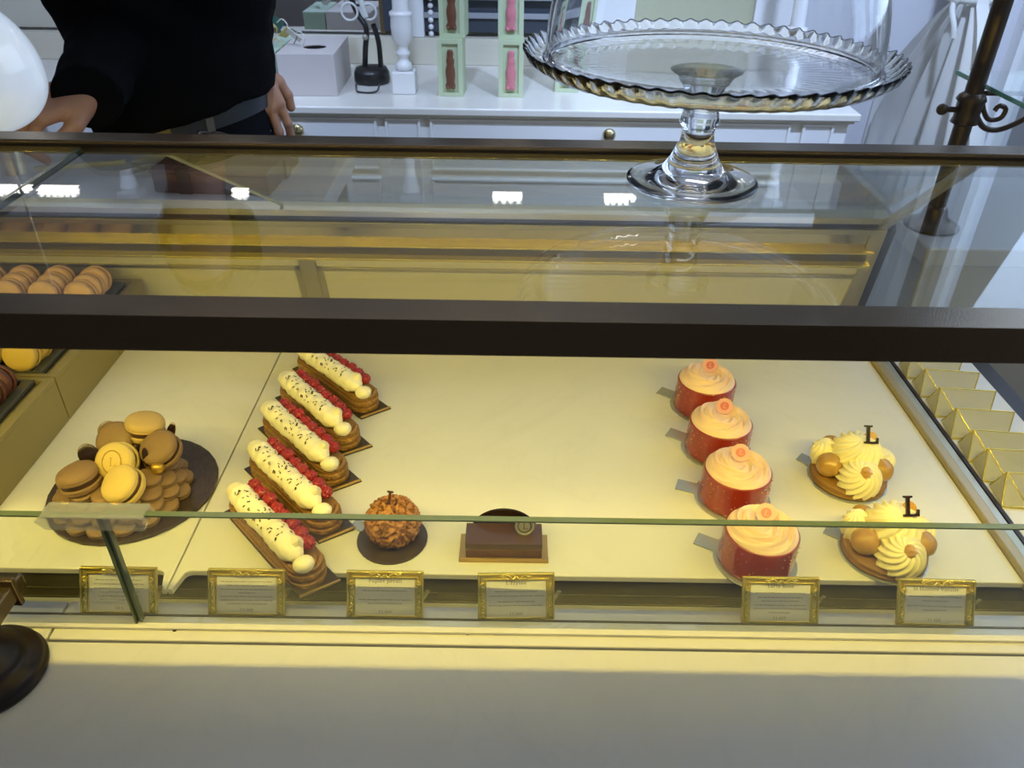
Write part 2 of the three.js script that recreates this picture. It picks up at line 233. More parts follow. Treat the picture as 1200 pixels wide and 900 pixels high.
// back of the case: slanting lower wall of doors and rails, glass flap above
{
  const TH = Math.atan(0.05 / 0.15), zAt = (y) => -1.03 + (y - 0.94) / 3;
  const lean = (x0, x1, y0, y1, t, off = 0, r = 0.001) => { const L = (y1 - y0) / Math.cos(TH), ym = (y0 + y1) / 2; return T(bx(x0, x1, -L / 2, L / 2, -t / 2, t / 2, r), 0, ym, zAt(ym) + off, TH, 0, 0); };
  for (const [a, b] of [[XL, -0.295], [-0.272, 0.478]]) {
    const d = K('back_door', lean(a, b, 0.942, 1.0495, 0.006), M.creamPanel, 'cream sliding door at the back of the case');
    part('door_frame', merge([lean(a, b, 1.019, 1.0255, 0.004, 0.004), lean(a, a + 0.008, 0.942, 1.0255, 0.004, 0.004), lean(b - 0.008, b, 0.942, 1.0255, 0.004, 0.004)]).translate(0, 0, 0.6), M.brassBrushed, d);
  }
  K('door_post', lean(-0.295, -0.272, 0.942, 1.0495, 0.012), M.brassBrushed);
  K('lower_rail', [lean(XL, 0.478, 1.0495, 1.0705, 0.016)], M.trough, 'dark rail with brass edges across the back');
  K('rail_edge', [lean(XL, 0.478, 1.0480, 1.0520, 0.026, 0.004)], M.gold); K('rail_edge', [lean(XL, 0.478, 1.0680, 1.0705, 0.022, 0.002)], M.gold);
  K('mirror_band', [lean(XL, 0.478, 1.0705, 1.098, 0.006)], M.goldMirror, 'pale brass mirror band across the back');
  K('upper_rail', [lean(XL, 0.478, 1.098, 1.106, 0.016, 0.002)], M.brassBrushed); K('upper_rail', [lean(XL, 0.478, 1.107, 1.114, 0.012, 0)], M.bronzeDark); K('upper_rail', [lean(XL, 0.478, 1.115, 1.124, 0.018, 0)], M.brassBrushed);
  // flap of glass leaning from the upper rail to the top rail
  const q = [[-0.295, 1.125, -0.968], [0.466, 1.125, -0.968], [0.466, 1.2485, -0.803], [-0.37, 1.2485, -0.803]], nrm = V(0, 0.165, 0.1235).normalize().multiplyScalar(0.0028);
  const flapGeo = (pts, n) => { const P = [...pts.map(p => V(...p).add(n)), ...pts.map(p => V(...p).sub(n))]; const F = [[0, 1, 2], [0, 2, 3], [4, 6, 5], [4, 7, 6], [0, 4, 5], [0, 5, 1], [1, 5, 6], [1, 6, 2], [2, 6, 7], [2, 7, 3], [3, 7, 4], [3, 4, 0]]; const g = new THREE.BufferGeometry(); g.setAttribute('position', new THREE.Float32BufferAttribute(F.flatMap(f => f.flatMap(i => P[i].toArray())), 3)); g.computeVertexNormals(); return g; };
  const flap = K('glass_flap', flapGeo(q, nrm), M.pane, 'slanting glass flap at the back of the case');
  part('flap_edge', flapGeo([[-0.2985, 1.125, -0.968], [-0.2955, 1.125, -0.968], [-0.3705, 1.2485, -0.803], [-0.3735, 1.2485, -0.803]], nrm).translate(0, 0, 0.6), std([0.5, 0.52, 0.5], { roughness: 0.15 }), flap);
  // right rear post
  K('corner_post', [beam([0.488, 0.94, -1.03], [0.474, 1.105, -0.972], 0.017, 0.014)], M.brassBrushed); K('corner_post', [beam([0.5035, 0.94, -1.033], [0.4895, 1.105, -0.975], 0.013, 0.012)], M.bronzeDark);
  K('corner_post', [beam([0.475, 1.105, -0.972], [0.475, 1.2485, -0.803], 0.012, 0.008, [0, 1, 0])], M.brassBrushed);
}
// turned post at the front that carries the bar, with its clamp on the glass
{
  const px = -0.4285, pz = -0.4095;
  K('post', [lathe([[0, 0], [0.0445, 0], [0.0455, 0.003], [0.0450, 0.006], [0.0425, 0.0075], [0.0435, 0.010], [0.041, 0.0135], [0.034, 0.017], [0.0305, 0.0195], [0.0315, 0.0225], [0.027, 0.027], [0.019, 0.033], [0.0155, 0.042], [0.0175, 0.05], [0.013, 0.056], [0.011, 0.08], [0.011, 0.302], [0, 0.302]]).translate(px, LEDGE + 0.0002, pz), bx(px - 0.011, px + 0.011, 1.2205, 1.2342, -0.4345, pz + 0.012, 0.002)], M.bronzeDark, 'dark bronze turned post with stepped round foot');
  K('post_clamp', [bx(px - 0.004, px + 0.012, 0.968, 0.985, -0.4725, -0.415, 0.002), bx(px - 0.006, px + 0.014, 0.962, 0.992, -0.4605, -0.455, 0.001)], M.bronze);
}
// left risers that lift the macaron trays
for (const [z0, z1, h] of [[-0.59, -0.7505, 1.0], [-0.7525, -0.892, 1.0], [-0.894, -1.002, 1.0]]) { const b = 0.0125; K('riser', [bx(XL + 0.01, -0.5205, SHELF + 0.0003, h - 0.006, Math.max(z1, -1.003), z0, 0.0008)], M.olive, 'olive gold riser block'); K('riser_rim', [bx(-0.531, -0.5205, h - 0.006, h, z1, z0, 0.0006), bx(XL + 0.01, -0.531, h - 0.006, h, z0 - 0.006, z0, 0.0006), bx(XL + 0.01, -0.531, h - 0.006, h, z1, z1 + 0.006, 0.0006)], M.olive); }


// ---------- pastries ----------
const font = await new FontLoader().loadAsync('fonts/droid/droid_serif_regular.typeface.json');
const S = SHELF + 0.0003;
const crumbTex = tex(256, (u, v) => 0.5 + 0.5 * fbm(u, v, 30, 11), { srgb: false, repeat: 1 });
const P = {
  cream: std([0.92, 0.83, 0.50], { roughness: 0.45 }),
  creamWhite: std([0.92, 0.84, 0.60], { roughness: 0.45 }),
  pastry: std([0.50, 0.30, 0.10], { roughness: 0.55, map: tex(256, (u, v) => { const g = 0.8 + 0.2 * fbm(u, v, 12, 2) + 0.12 * tn(u, v * 0.4, 26, 7); return [g, g * 0.93, g * 0.82]; }, { repeat: 18 }) }),
  pastryDark: std([0.25, 0.125, 0.035], { roughness: 0.5 }),
  choux: std([0.45, 0.245, 0.045], { roughness: 0.35, clearcoat: 0.3, clearcoatRoughness: 0.12 }),
  caramel: std([0.62, 0.33, 0.07], { roughness: 0.12, clearcoat: 1 }),
  raspberry: std([0.30, 0.012, 0.018], { roughness: 0.32, clearcoat: 0.25, clearcoatRoughness: 0.3 }),
  choc: std([0.022, 0.011, 0.008], { roughness: 0.25 }),
  chocBrown: std([0.075, 0.032, 0.018], { roughness: 0.3, clearcoat: 0.5, clearcoatRoughness: 0.1 }),
  chocSponge: std([0.13, 0.06, 0.03], { roughness: 0.75, bumpMap: crumbTex, bumpScale: 0.0012 }),
  boardDark: std([0.085, 0.058, 0.042], { roughness: 0.32, map: tex(128, (u, v) => 0.82 + 0.18 * tn(u, v * 0.15, 30, 3), { repeat: 22 }) }),
  boardGold: std([0.50, 0.33, 0.12], { metalness: 0.7, roughness: 0.28 }),
  boardClear: std([0.55, 0.57, 0.58], { roughness: 0.15, metalness: 0.55 }),
  rose: std([0.87, 0.62, 0.44], { roughness: 0.5 }),
  red: std([0.29, 0.028, 0.018], { roughness: 0.22, clearcoat: 0.6, clearcoatRoughness: 0.15 }),
  sparkle: std([0.85, 0.42, 0.10], { metalness: 0.6, roughness: 0.3 }),
  plaquePink: std([0.62, 0.16, 0.14], { roughness: 0.4 }), plaqueRim: std([0.78, 0.40, 0.36], { roughness: 0.4 }),
  praline: std([0.44, 0.20, 0.075], { roughness: 0.6, bumpMap: crumbTex, bumpScale: 0.0015 }), pralineDark: std([0.30, 0.12, 0.04], { roughness: 0.55 }),
  macYellow: std([0.66, 0.48, 0.16], { roughness: 0.62, bumpMap: crumbTex, bumpScale: 0.0003 }),
  macTan: std([0.52, 0.35, 0.13], { roughness: 0.62, bumpMap: crumbTex, bumpScale: 0.0003 }),
  macBrown: std([0.25, 0.15, 0.07], { roughness: 0.62, bumpMap: crumbTex, bumpScale: 0.0003 }),
  macPink: std([0.76, 0.46, 0.27], { roughness: 0.62 }), macDark: std([0.10, 0.03, 0.025], { roughness: 0.6 }),
  macGold: std([0.52, 0.35, 0.085], { roughness: 0.6 }),
  ganache: std([0.075, 0.035, 0.02], { roughness: 0.4 }), creamFill: std([0.62, 0.42, 0.16], { roughness: 0.5 }), stampLine: std([0.45, 0.27, 0.04], { roughness: 0.6 }),
  silver: std([0.42, 0.42, 0.36], { metalness: 0.6, roughness: 0.3 }),
};
function surf(nu, nv, fn) {   // closed in v, poles allowed
  const pos = [], idx = [];
  for (let i = 0; i <= nu; i++) for (let j = 0; j < nv; j++) pos.push(...fn(i / nu, j / nv * 2 * PI));
  for (let i = 0; i < nu; i++) for (let j = 0; j < nv; j++) { const a = i * nv + j, b = i * nv + (j + 1) % nv, c = a + nv, d = b + nv; idx.push(a, c, b, b, c, d); }
  const g = new THREE.BufferGeometry(); g.setAttribute('position', new THREE.Float32BufferAttribute(pos, 3)); g.setIndex(idx); g.computeVertexNormals(); return g;
}
// a piped rosette: ridged dome whose ridges twist towards the tip
const rosette = (R, H, n, twist, amp, nu = 22) => surf(nu, n * 8, (u, f) => {
  const a = f + twist * u, e = u * PI / 2, ridge = 0.5 + 0.5 * Math.cos(n * f), r = R * Math.pow(Math.cos(e), 0.75) * (1 - amp * (1 - ridge) * (1 - 0.35 * u)) * (u === 1 ? 0 : 1);
  const y = H * (0.10 + 0.90 * Math.pow(Math.sin(e), 1.15)) - (u === 0 ? H * 0.10 : 0) + 0.06 * H * ridge * Math.sin(2 * e);
  return [r * Math.cos(-a), y, r * Math.sin(-a)];
});
// a piped rose: overlapping petals spiralling inwards
const roseTop = (R, H) => surf(30, 120, (u, f) => {
  const r = R * (1 - u), q = ((f / (2 * PI)) * 5 + u * 4.2 + 50) % 1, q2 = ((f / (2 * PI)) * 3 + u * 6.5 + 50.4) % 1, w = Math.sin(PI * Math.min(1, u * 1.15));
  const saw = Math.pow(q, 1.5) * (1 - Math.pow(q, 12)), saw2 = Math.pow(q2, 1.6) * (1 - Math.pow(q2, 10));
  const y = u === 0 ? 0 : H * (0.16 + 0.84 * Math.pow(Math.sin(u * PI / 2), 0.8)) + w * (0.0080 * saw * (1 - u * 0.4) + 0.0040 * saw2);
  const rad = r + w * 0.0030 * saw;
  return [rad * Math.cos(f), y, rad * Math.sin(f)];
});
const raspGeo = (() => { const a = [T(new THREE.SphereGeometry(0.0068, 14, 10), 0, 0, 0)]; let k = 0; for (let i = 0; i < 40; i++) { const y = 1 - 2 * (i + 0.5) / 40, r = Math.sqrt(1 - y * y), f = i * 2.39996; a.push(T(new THREE.IcosahedronGeometry(0.0016, 1), r * Math.cos(f) * 0.0060, y * 0.0062, r * Math.sin(f) * 0.0060)); } return merge(a); })();
const board = (r, tabW, tabL, t = 0.0014) => { const s = new THREE.Shape(); s.absarc(0, 0, r, 0, 2 * PI); return [extrudeXZ(s, 0, t, 0.0004), extrudeXZ([[-r - tabL, -tabW / 2], [-r + 0.004, -tabW / 2], [-r + 0.004, tabW / 2], [-r - tabL, tabW / 2]], 0.0001, t + 0.0001, 0.0004)]; };
function letterL(h, mat, parent) { const g = new TextGeometry('L', { font, size: h, depth: h * 0.14, curveSegments: 6, bevelEnabled: true, bevelSize: h * 0.02, bevelThickness: h * 0.02, bevelSegments: 1 }); g.computeBoundingBox(); g.translate(-(g.boundingBox.max.x + g.boundingBox.min.x) / 2, 0, 0); return part('initial_plaque', g, mat, parent, 'dark chocolate letter L'); }

// eclairs: a strip of cream beside a row of raspberries on layered pastry
function makeEclair() {
  const t = thing('raspberry_eclair', '', 'pastry', [0, 0, 0], 0, 'raspberry and cream eclairs in a slanting row');
  part('board', [extrudeXZ([[-0.073, -0.0195], [0.086, -0.0195], [0.079, 0.0195], [-0.073, 0.0195]], 0, 0.0018, 0.0004)], P.boardDark, t, 'dark gilt board with a cut corner');
  part('board_lip', [T(bx(-0.001, 0.001, 0.0018, 0.004, -0.0195, 0.0195, 0.0005), 0.0815, 0, 0, 0, -0.178, 0)], P.boardGold, t);
  const capsule = (l, w, y0, y1, k) => { const s = new THREE.Shape(); s.absarc(l / 2 - w, 0, w, -PI / 2, PI / 2); s.absarc(-l / 2 + w, 0, w, PI / 2, 1.5 * PI); const g = new THREE.ExtrudeGeometry(s, { depth: y1 - y0 - 0.002, bevelEnabled: true, bevelSize: 0.0012, bevelThickness: 0.001, bevelSegments: 3, curveSegments: 14, steps: 1 }); g.rotateX(-PI / 2); g.translate(0.002, y0 + 0.001, 0); displace(g, v => { const d = 0.0007 * noise3(v.x * 130 + k * 9, v.y * 130, v.z * 130); v.x += d; v.z += d; }); return boxUV(g); };
  for (let k = 0; k < 4; k++) part('pastry_layer', capsule(0.146 - (k % 2) * 0.004, 0.0172 - (k % 2) * 0.0012, 0.002 + k * 0.0048, 0.0072 + k * 0.0048, k), k % 2 ? P.pastryDark : P.pastry, t);
  { // curled pastry end
    for (let k = 0; k < 3; k++) part('pastry_curl', tube([[0.055, 0.022, 0.014 - k * 0.004], [0.068 - k * 0.004, 0.0225, 0.0115 - k * 0.003], [0.0745 - k * 0.004, 0.0225, -0.002], [0.066 - k * 0.004, 0.0225, -0.0135 + k * 0.004]], 0.0019, 18, 7), k % 2 ? P.pastryDark : P.pastry, t);
  }
  // cream log, a wavy swept roll with rounded ends
  const log = surf(44, 26, (u, f) => { const L = 0.129, s = u * 2 - 1, cap = Math.pow(Math.max(0, 1 - Math.pow(Math.abs(s), 9)), 0.5), wob = 1 + 0.05 * Math.sin(u * 58) + 0.09 * noise3(u * 9, Math.cos(f) * 1.2, Math.sin(f) * 1.2); const r = 0.0115 * cap * wob; return [-0.002 + s * L / 2, 0.0325 + r * 0.95 * Math.cos(f), 0.0072 - r * 1.05 * Math.sin(f)]; });
  part('cream_roll', log, P.creamWhite, t, 'long piped roll of pale cream');
  const fl = []; for (let i = 0; i < 52; i++) { const cl = [-0.041, -0.026, -0.002, 0.004, 0.025, 0.009, -0.018, 0.041][i % 8], x = cl + rr(-0.005, 0.005), f = rr(-0.75, 1.0), r = 0.0122; fl.push(T(new THREE.BoxGeometry(rr(0.0012, 0.0034), 0.0005, rr(0.0005, 0.001)), 0, r, 0, 0, rr(0, 3), 0).applyMatrix4(new THREE.Matrix4().makeRotationX(f)).translate(x, 0.0325, 0.0072)); }
  part('dark_flecks', fl, P.choc, t, 'scattered black flecks').userData.kind = 'stuff';
  part('cream_tip', displace(new THREE.SphereGeometry(0.0098, 18, 12), v => { v.y *= 0.8; v.x += 0.004 * Math.max(0, v.y) / 0.01; }).translate(0.0675, 0.0275, 0.0055), P.creamWhite, t);
  part('cream_peak', displace(new THREE.ConeGeometry(0.0075, 0.012, 9, 3), v => { v.x += 0.3 * noise3(v.x * 300, v.y * 300, v.z * 300) * 0.004; }).rotateZ(-0.7).translate(0.055, 0.043, 0.002), P.creamWhite, t);
  for (let i = 0; i < 8; i++) { const r = part('raspberry', raspGeo, P.raspberry, t); r.position.set(-0.054 + i * 0.0152, 0.0318 + (i % 3) * 0.0008, -0.0100 + 0.0008 * Math.sin(i * 2.1)); r.rotation.set(i * 0.9, i * 1.7, 0.4 * i); const s = 0.98 + 0.07 * Math.sin(i * 3.3); r.scale.set(s, s, s); }
  return t;
}
const eclair = makeEclair();
const eclairSpots = [[-0.2268, -0.5562, -47.3], [-0.2255, -0.6250, -46.5], [-0.2315, -0.6975, -47.4], [-0.2282, -0.7590, -48.5], [-0.2205, -0.8290, -45]];
['raspberry eclair in the row, the one beside the framed price card', 'raspberry eclair, second of the row counted from the price cards', 'raspberry eclair in the middle of its row of five', 'raspberry eclair, fourth of the row counted from the price cards', 'raspberry eclair at the back end of the row, part hidden by the bronze bar'].forEach((l, i) => {
  const [x, z, a] = eclairSpots[i], o = i ? dup(eclair, [x, S, z], a * PI / 180, l) : eclair;
  if (!i) { o.position.set(x, S, z); o.rotation.y = a * PI / 180; o.userData.label = l; }
});

// rose tarts
function makeTart() {
  const t = thing('rose_cream_tart', '', 'pastry', [0, 0, 0], 0, 'red glazed rose cream tarts in a row');
  part('board', board(0.0395, 0.017, 0.019), P.boardClear, t, 'silvery round board with a pull tab');
  const R = 0.0348, body = displace(new THREE.LatheGeometry([[0, 0.0016], [R - 0.001, 0.0016], [R + 0.0005, 0.003], [R + 0.0006, 0.008], [R, 0.02], [R - 0.0004, 0.0385], [R - 0.0012, 0.0398], [R - 0.003, 0.0402], [0, 0.0402]].map(p => new THREE.Vector2(...p)), 56), v => { const k = 1 + 0.010 * noise3(v.x * 60, v.y * 60, v.z * 60); v.x *= k; v.z *= k; });
  part('red_shell', body, P.red, t, 'glossy red glazed side');
  const sp = []; for (let i = 0; i < 90; i++) { const f = rr(0, 6.283), y = rr(0.005, 0.038); sp.push(T(new THREE.IcosahedronGeometry(rr(0.0003, 0.0008), 0), Math.cos(f) * (R + 0.0004), y, Math.sin(f) * (R + 0.0004))); }
  part('sugar_flecks', sp, P.sparkle, t, 'tiny golden sugar flecks').userData.kind = 'stuff';
  part('rose_cream', roseTop(0.0330, 0.0070).translate(0, 0.0396, 0), P.rose, t, 'peach pink cream piped as a rose');
  const pl = part('medallion', [T(new THREE.CylinderGeometry(0.0092, 0.0092, 0.0016, 32), 0, 0, 0)], P.plaqueRim, t, 'small round pink sugar medallion'); pl.position.set(-0.001, 0.0555, -0.0065); pl.rotation.set(0.72, 0, 0);
  part('medallion_face', [T(new THREE.TorusGeometry(0.0064, 0.0008, 8, 32), 0, 0, 0, PI / 2), T(new THREE.CylinderGeometry(0.0048, 0.0048, 0.0022, 24), 0, 0, 0)], P.plaquePink, pl);
  const em = new TextGeometry('L', { font, size: 0.0048, depth: 0.0005, curveSegments: 4 }); em.translate(-0.0016, -0.0024, 0); em.rotateX(-PI / 2); part('medallion_emblem', em.translate(0, 0.0011, 0), P.plaqueRim, pl);
  return t;
}
const tart = makeTart();
[[886, 650, 0.5, 'red rose cream tart standing nearest to its price card'], [859, 577, 0.35, 'red rose cream tart, second from the price cards'], [840, 520, 0.55, 'red rose cream tart, third from the price cards'], [824, 470, 0.6, 'red rose cream tart farthest from the price cards']].forEach(([px, py, a, l], i) => {
  const p = onY(px, py, SHELF + 0.008); const o = i ? dup(tart, [p.x, S, p.z], -a, l) : tart; if (!i) { o.position.set(p.x, S, p.z); o.rotation.y = -a; o.userData.label = l; }
});

// saint honore choux pastries
function makeHonore() {
  const t = thing('cream_choux_cake', '', 'pastry', [0, 0, 0], 0, 'vanilla cream choux cakes');
  part('board', board(0.0415, 0.016, 0.014).map(g => g.rotateY(-0.5)), P.boardClear, t, 'silvery round board with a pull tab');
  part('pastry_base', displace(lathe([[0, 0.0018], [0.037, 0.0018], [0.0395, 0.0035], [0.0398, 0.0055], [0.0380, 0.0068], [0.0392, 0.0078], [0.0390, 0.0100], [0.0370, 0.0118], [0.03, 0.0125], [0, 0.0125]], 64), v => { v.y += v.y > 0.01 ? 0.0009 * noise3(v.x * 150, 0, v.z * 150) : 0; const k = 1 + 0.012 * noise3(v.x * 70, v.y * 90, v.z * 70); v.x *= k; v.z *= k; }), P.pastry, t, 'browned puff pastry base');
  for (const [x, z, r] of [[-0.0245, 0.012, 0.0135], [0.027, 0.008, 0.0135], [-0.019, -0.024, 0.0115], [0.018, -0.024, 0.0115]]) part('caramel_puff', displace(new THREE.SphereGeometry(r, 24, 16), v => { v.y *= 0.95; v.addScaledVector(v, 0.035 * noise3(v.x * 90, v.y * 90, v.z * 90 + x * 99)); }).translate(x, 0.0245, z), P.choux, t, 'glossy caramel coated choux puff');
  const F = part('cream_rosette', rosette(0.0235, 0.0245, 13, 1.5, 0.20), P.cream, t); F.position.set(0.005, 0.016, 0.0195); F.rotation.set(0.55, 0.2, 0);
  const B = part('cream_rosette', rosette(0.031, 0.039, 13, 1.7, 0.17), P.cream, t); B.position.set(0.0025, 0.014, -0.006); B.rotation.set(0.1, 0, 0);
  const Lr = part('cream_rosette', rosette(0.017, 0.0225, 11, 1.4, 0.2), P.cream, t); Lr.position.set(-0.023, 0.016, -0.010); Lr.rotation.set(-0.1, 0, 0.45);
  const Rr = part('cream_rosette', rosette(0.017, 0.022, 11, 1.4, 0.2), P.cream, t); Rr.position.set(0.026, 0.016, -0.010); Rr.rotation.set(-0.05, 0, -0.45);
  part('caramel_nib', displace(new THREE.IcosahedronGeometry(0.0064, 2), v => { v.x *= 0.85; v.addScaledVector(v, 0.2 * noise3(v.x * 200, v.y * 200, v.z * 200)); }).translate(0.0075, 0.0362, 0.0325), P.caramel, t, 'lump of golden caramel');
  part('caramel_shard', T(new THREE.CylinderGeometry(0.007, 0.006, 0.0025, 14), 0.013, 0.0515, -0.009, 0.8), P.caramel, t);
  const l = letterL(0.0185, P.choc, t); l.position.set(0.0115, 0.0525, 0.002); l.rotation.set(-0.62, 0.1, 0.1);
  return t;
}
const hon = makeHonore();
{ const a = onY(993, 558, SHELF + 0.004), b = onY(1035, 645, SHELF + 0.004); hon.position.set(a.x, S, a.z); hon.rotation.y = -0.22; hon.userData.label = 'vanilla cream choux cake set farther from its price card'; dup(hon, [b.x, S, b.z], -0.12, 'vanilla cream choux cake close behind its price card'); }

// praline ball
{
  const p = onY(460, 632, SHELF), t = thing('praline_cake', 'round nut crusted cake on dark disc with chocolate letter', 'pastry', [p.x, S, p.z], -0.45);
  const s = new THREE.Shape(); s.absarc(0, 0, 0.0345, 0, 2 * PI);
  part('board', extrudeXZ(s, 0, 0.0016, 0.0004), P.boardDark, t, 'dark round board'); part('board_tab', extrudeXZ([[-0.047, -0.0065], [-0.032, -0.0065], [-0.032, 0.0065], [-0.047, 0.0065]], 0.0003, 0.0018, 0.0004), P.boardClear, t, 'silver pull tab');
  const core = (r, k) => displace(new THREE.IcosahedronGeometry(r, 24), v => { const d = 1 + 0.085 * noise3(v.x * 130, v.y * 130, v.z * 130 + k) + 0.06 * noise3(v.x * 330, v.y * 330, v.z * 330 + k); v.multiplyScalar(d); v.y = Math.max(v.y * 0.92, -r * 0.74); });
  part('nut_crust', smooth(core(0.0255, 2)).translate(0, 0.0210, -0.003), P.praline, t, 'rough golden brown praline crust');
  const cr = [], cd = []; for (let i = 0; i < 380; i++) { const y = 1 - 1.72 * (i + 0.5) / 380, r = Math.sqrt(1 - y * y), f = i * 2.39996 + rr(-0.3, 0.3), R = 0.0252 * (1 + rr(-0.02, 0.06)); const g = new THREE.DodecahedronGeometry(rr(0.0011, 0.0024), 0); g.scale(rr(0.7, 1.5), rr(0.6, 1.1), rr(0.7, 1.4)); (i % 3 ? cr : cd).push(T(g, R * r * Math.cos(f), 0.0210 + R * y * 0.92, -0.003 + R * r * Math.sin(f), rr(0, 3), rr(0, 3), rr(0, 3))); }
  part('nut_crumbs', cr, P.praline, t).userData.kind = 'stuff'; part('roasted_crumbs', cd, P.pralineDark, t).userData.kind = 'stuff';
  const l = letterL(0.0135, P.chocBrown, t); l.position.set(0.001, 0.0445, -0.002); l.rotation.set(-0.35, 0.45, 0);
}
// chocolate bar cake
{
  const t = thing('chocolate_bar_cake', 'small rectangular chocolate cake with upright disc on gilt board', 'pastry', [-0.0055, S, -0.5515]);
  part('board', [extrudeXZ([[-0.0425, -0.0185], [0.0425, -0.0185], [0.0425, 0.0178], [-0.0425, 0.0178]], 0, 0.0022, 0.0004)], P.boardGold, t, 'gilt rectangular board');
  part('board_lip', [bx(-0.0425, 0.0425, 0.0022, 0.0048, 0.0155, 0.0178, 0.0005)], P.boardGold, t);
  part('sponge', displace(bx(-0.0362, 0.0362, 0.0024, 0.0135, -0.0145, 0.0142, 0.001), v => { v.z += v.z > 0 ? 0.0006 * noise3(v.x * 200, v.y * 200, 1) : 0; }), P.chocSponge, t, 'brown crumbly sponge layer');
  part('ganache', [bx(-0.0365, 0.0365, 0.0136, 0.0205, -0.0148, 0.0138, 0.0008)], P.chocBrown, t, 'smooth dark ganache layer');
  const sh = new THREE.Shape(); sh.absarc(0, 0, 0.0338, 0, PI); sh.closePath();
  part('chocolate_disc', T(new THREE.ExtrudeGeometry(sh, { depth: 0.0016, bevelEnabled: true, bevelSize: 0.0003, bevelThickness: 0.0003, bevelSegments: 1, curveSegments: 32 }), 0, 0.0035, -0.0172), P.choc, t, 'thin dark chocolate half disc');
  const md = part('medallion', [T(new THREE.CylinderGeometry(0.0092, 0.0092, 0.0016, 36), 0, 0, 0, PI / 2), T(new THREE.TorusGeometry(0.0085, 0.0009, 8, 36), 0, 0, 0.0008), ], P.silver, t, 'round silvery medallion'); md.position.set(0.0195, 0.0285, -0.003); md.rotation.x = -0.35;
  const em = new TextGeometry('L', { font, size: 0.006, depth: 0.0004, curveSegments: 4 }); em.translate(-0.002, -0.003, 0.0009); part('medallion_emblem', [em, T(new THREE.TorusGeometry(0.0062, 0.0006, 6, 30), 0, 0, 0.0009)], P.chocSponge, md);
}

// macarons
function shellGeo(R, flip) { const g = lathe([[R * 0.90, 0], [R * 0.985, R * 0.02], [R * 1.0, R * 0.09], [R * 0.955, R * 0.13], [R * 0.975, R * 0.16], [R * 0.97, R * 0.24], [R * 0.9, R * 0.36], [R * 0.74, R * 0.45], [R * 0.45, R * 0.505], [0, R * 0.52]], 28); displace(g, v => { if (v.y < R * 0.12) { const k = 1 + 0.02 * noise3(v.x * 6 / R, 0, v.z * 6 / R); v.x *= k; v.z *= k; } }); return flip ? g.rotateX(PI) : g; }
const macGeos = {};
function makeMacaron(R, shell, fill, label, group) {
  const k = macGeos[R] ??= { top: shellGeo(R).translate(0, R * 0.13, 0), bot: shellGeo(R, true).translate(0, -R * 0.13, 0), fill: T(new THREE.CylinderGeometry(R * 0.87, R * 0.87, R * 0.27, 26), 0, 0, 0) };
  const t = thing('macaron', label, 'macaron', [0, 0, 0], 0, group);
  part('shell', k.top, shell, t); part('shell', k.bot, shell, t); part('filling', k.fill, fill, t); return t;
}
const aim = (o, p, axis, spin = 0) => { o.position.copy(p); o.quaternion.setFromUnitVectors(V(0, 1, 0), axis.clone().normalize()); o.rotateY(spin); };
{ // trays on the risers with macarons standing on edge
  const trayMat = std([0.045, 0.04, 0.035], { roughness: 0.2, metalness: 0.3 });
  const rows = [   // z of first row, floor height, columns, rows, colour, label
    [-0.676, 0.9945, [-0.561, -0.607], 4, P.macDark, P.ganache, 'dark chocolate macaron standing in the front tray of the risers', 0.0185, -0.744, -0.60, 'dark macarons in the front tray'],
    [-0.772, 0.9945, [-0.5615, -0.6065, -0.6515], 5, P.macGold, P.creamFill, 'golden yellow macaron standing in the middle tray of the risers', 0.0195, -0.885, -0.7595, 'golden macarons in the middle tray'],
    [-0.920, 0.9945, [-0.563, -0.610, -0.657, -0.704], 3, P.macPink, P.creamFill, 'pinkish orange macaron standing in the back tray of the risers', 0.0195, -0.989, -0.901, 'pinkish macarons in the back tray']];
  const trayLabel = ['dark tray of dark macarons on the front riser', 'dark tray of golden macarons on the middle riser', 'dark tray of pinkish macarons on the back riser'];
  rows.forEach(([z0, y, cols, n, sm, fm, label, R, tz0, tz1, grp], i) => {
    const tr = thing('macaron_tray', trayLabel[i], 'tray', [(-0.539 + XL + 0.03) / 2, y, (tz0 + tz1) / 2]);
    const w = (-0.539 - XL - 0.03) / 2, d = (tz1 - tz0) / 2;
    part('tray_floor', bx(-w, w, 0.0002, 0.003, -d, d, 0.0006), trayMat, tr);
    part('tray_rim', [bx(w - 0.012, w, 0.003, 0.007, -d, d, 0.001), bx(-w, -w + 0.012, 0.003, 0.007, -d, d, 0.001), bx(-w + 0.012, w - 0.012, 0.003, 0.007, d - 0.004, d, 0.001), bx(-w + 0.012, w - 0.012, 0.003, 0.007, -d, -d + 0.004, 0.001)], std([0.07, 0.07, 0.06], { roughness: 0.12 }), tr, 'glassy tray rim');
    let first = null;
    for (const x of cols) for (let k = 0; k < n; k++) {
      const z = z0 - k * R * 1.08 + 0; if (z - R * 0.6 < tz0 + 0.004) continue;
      const m = first ? dup(first, [0, 0, 0], 0) : (first = makeMacaron(R, sm, fm, label, grp));
      aim(m, V(x + rr(-0.0015, 0.0015), y + 0.0034 + R * 0.985, z), V(rr(-0.05, 0.05), 0.22, 1), rr(0, 6));
    }
  });
  // black tray edge and glassy lid corner
}
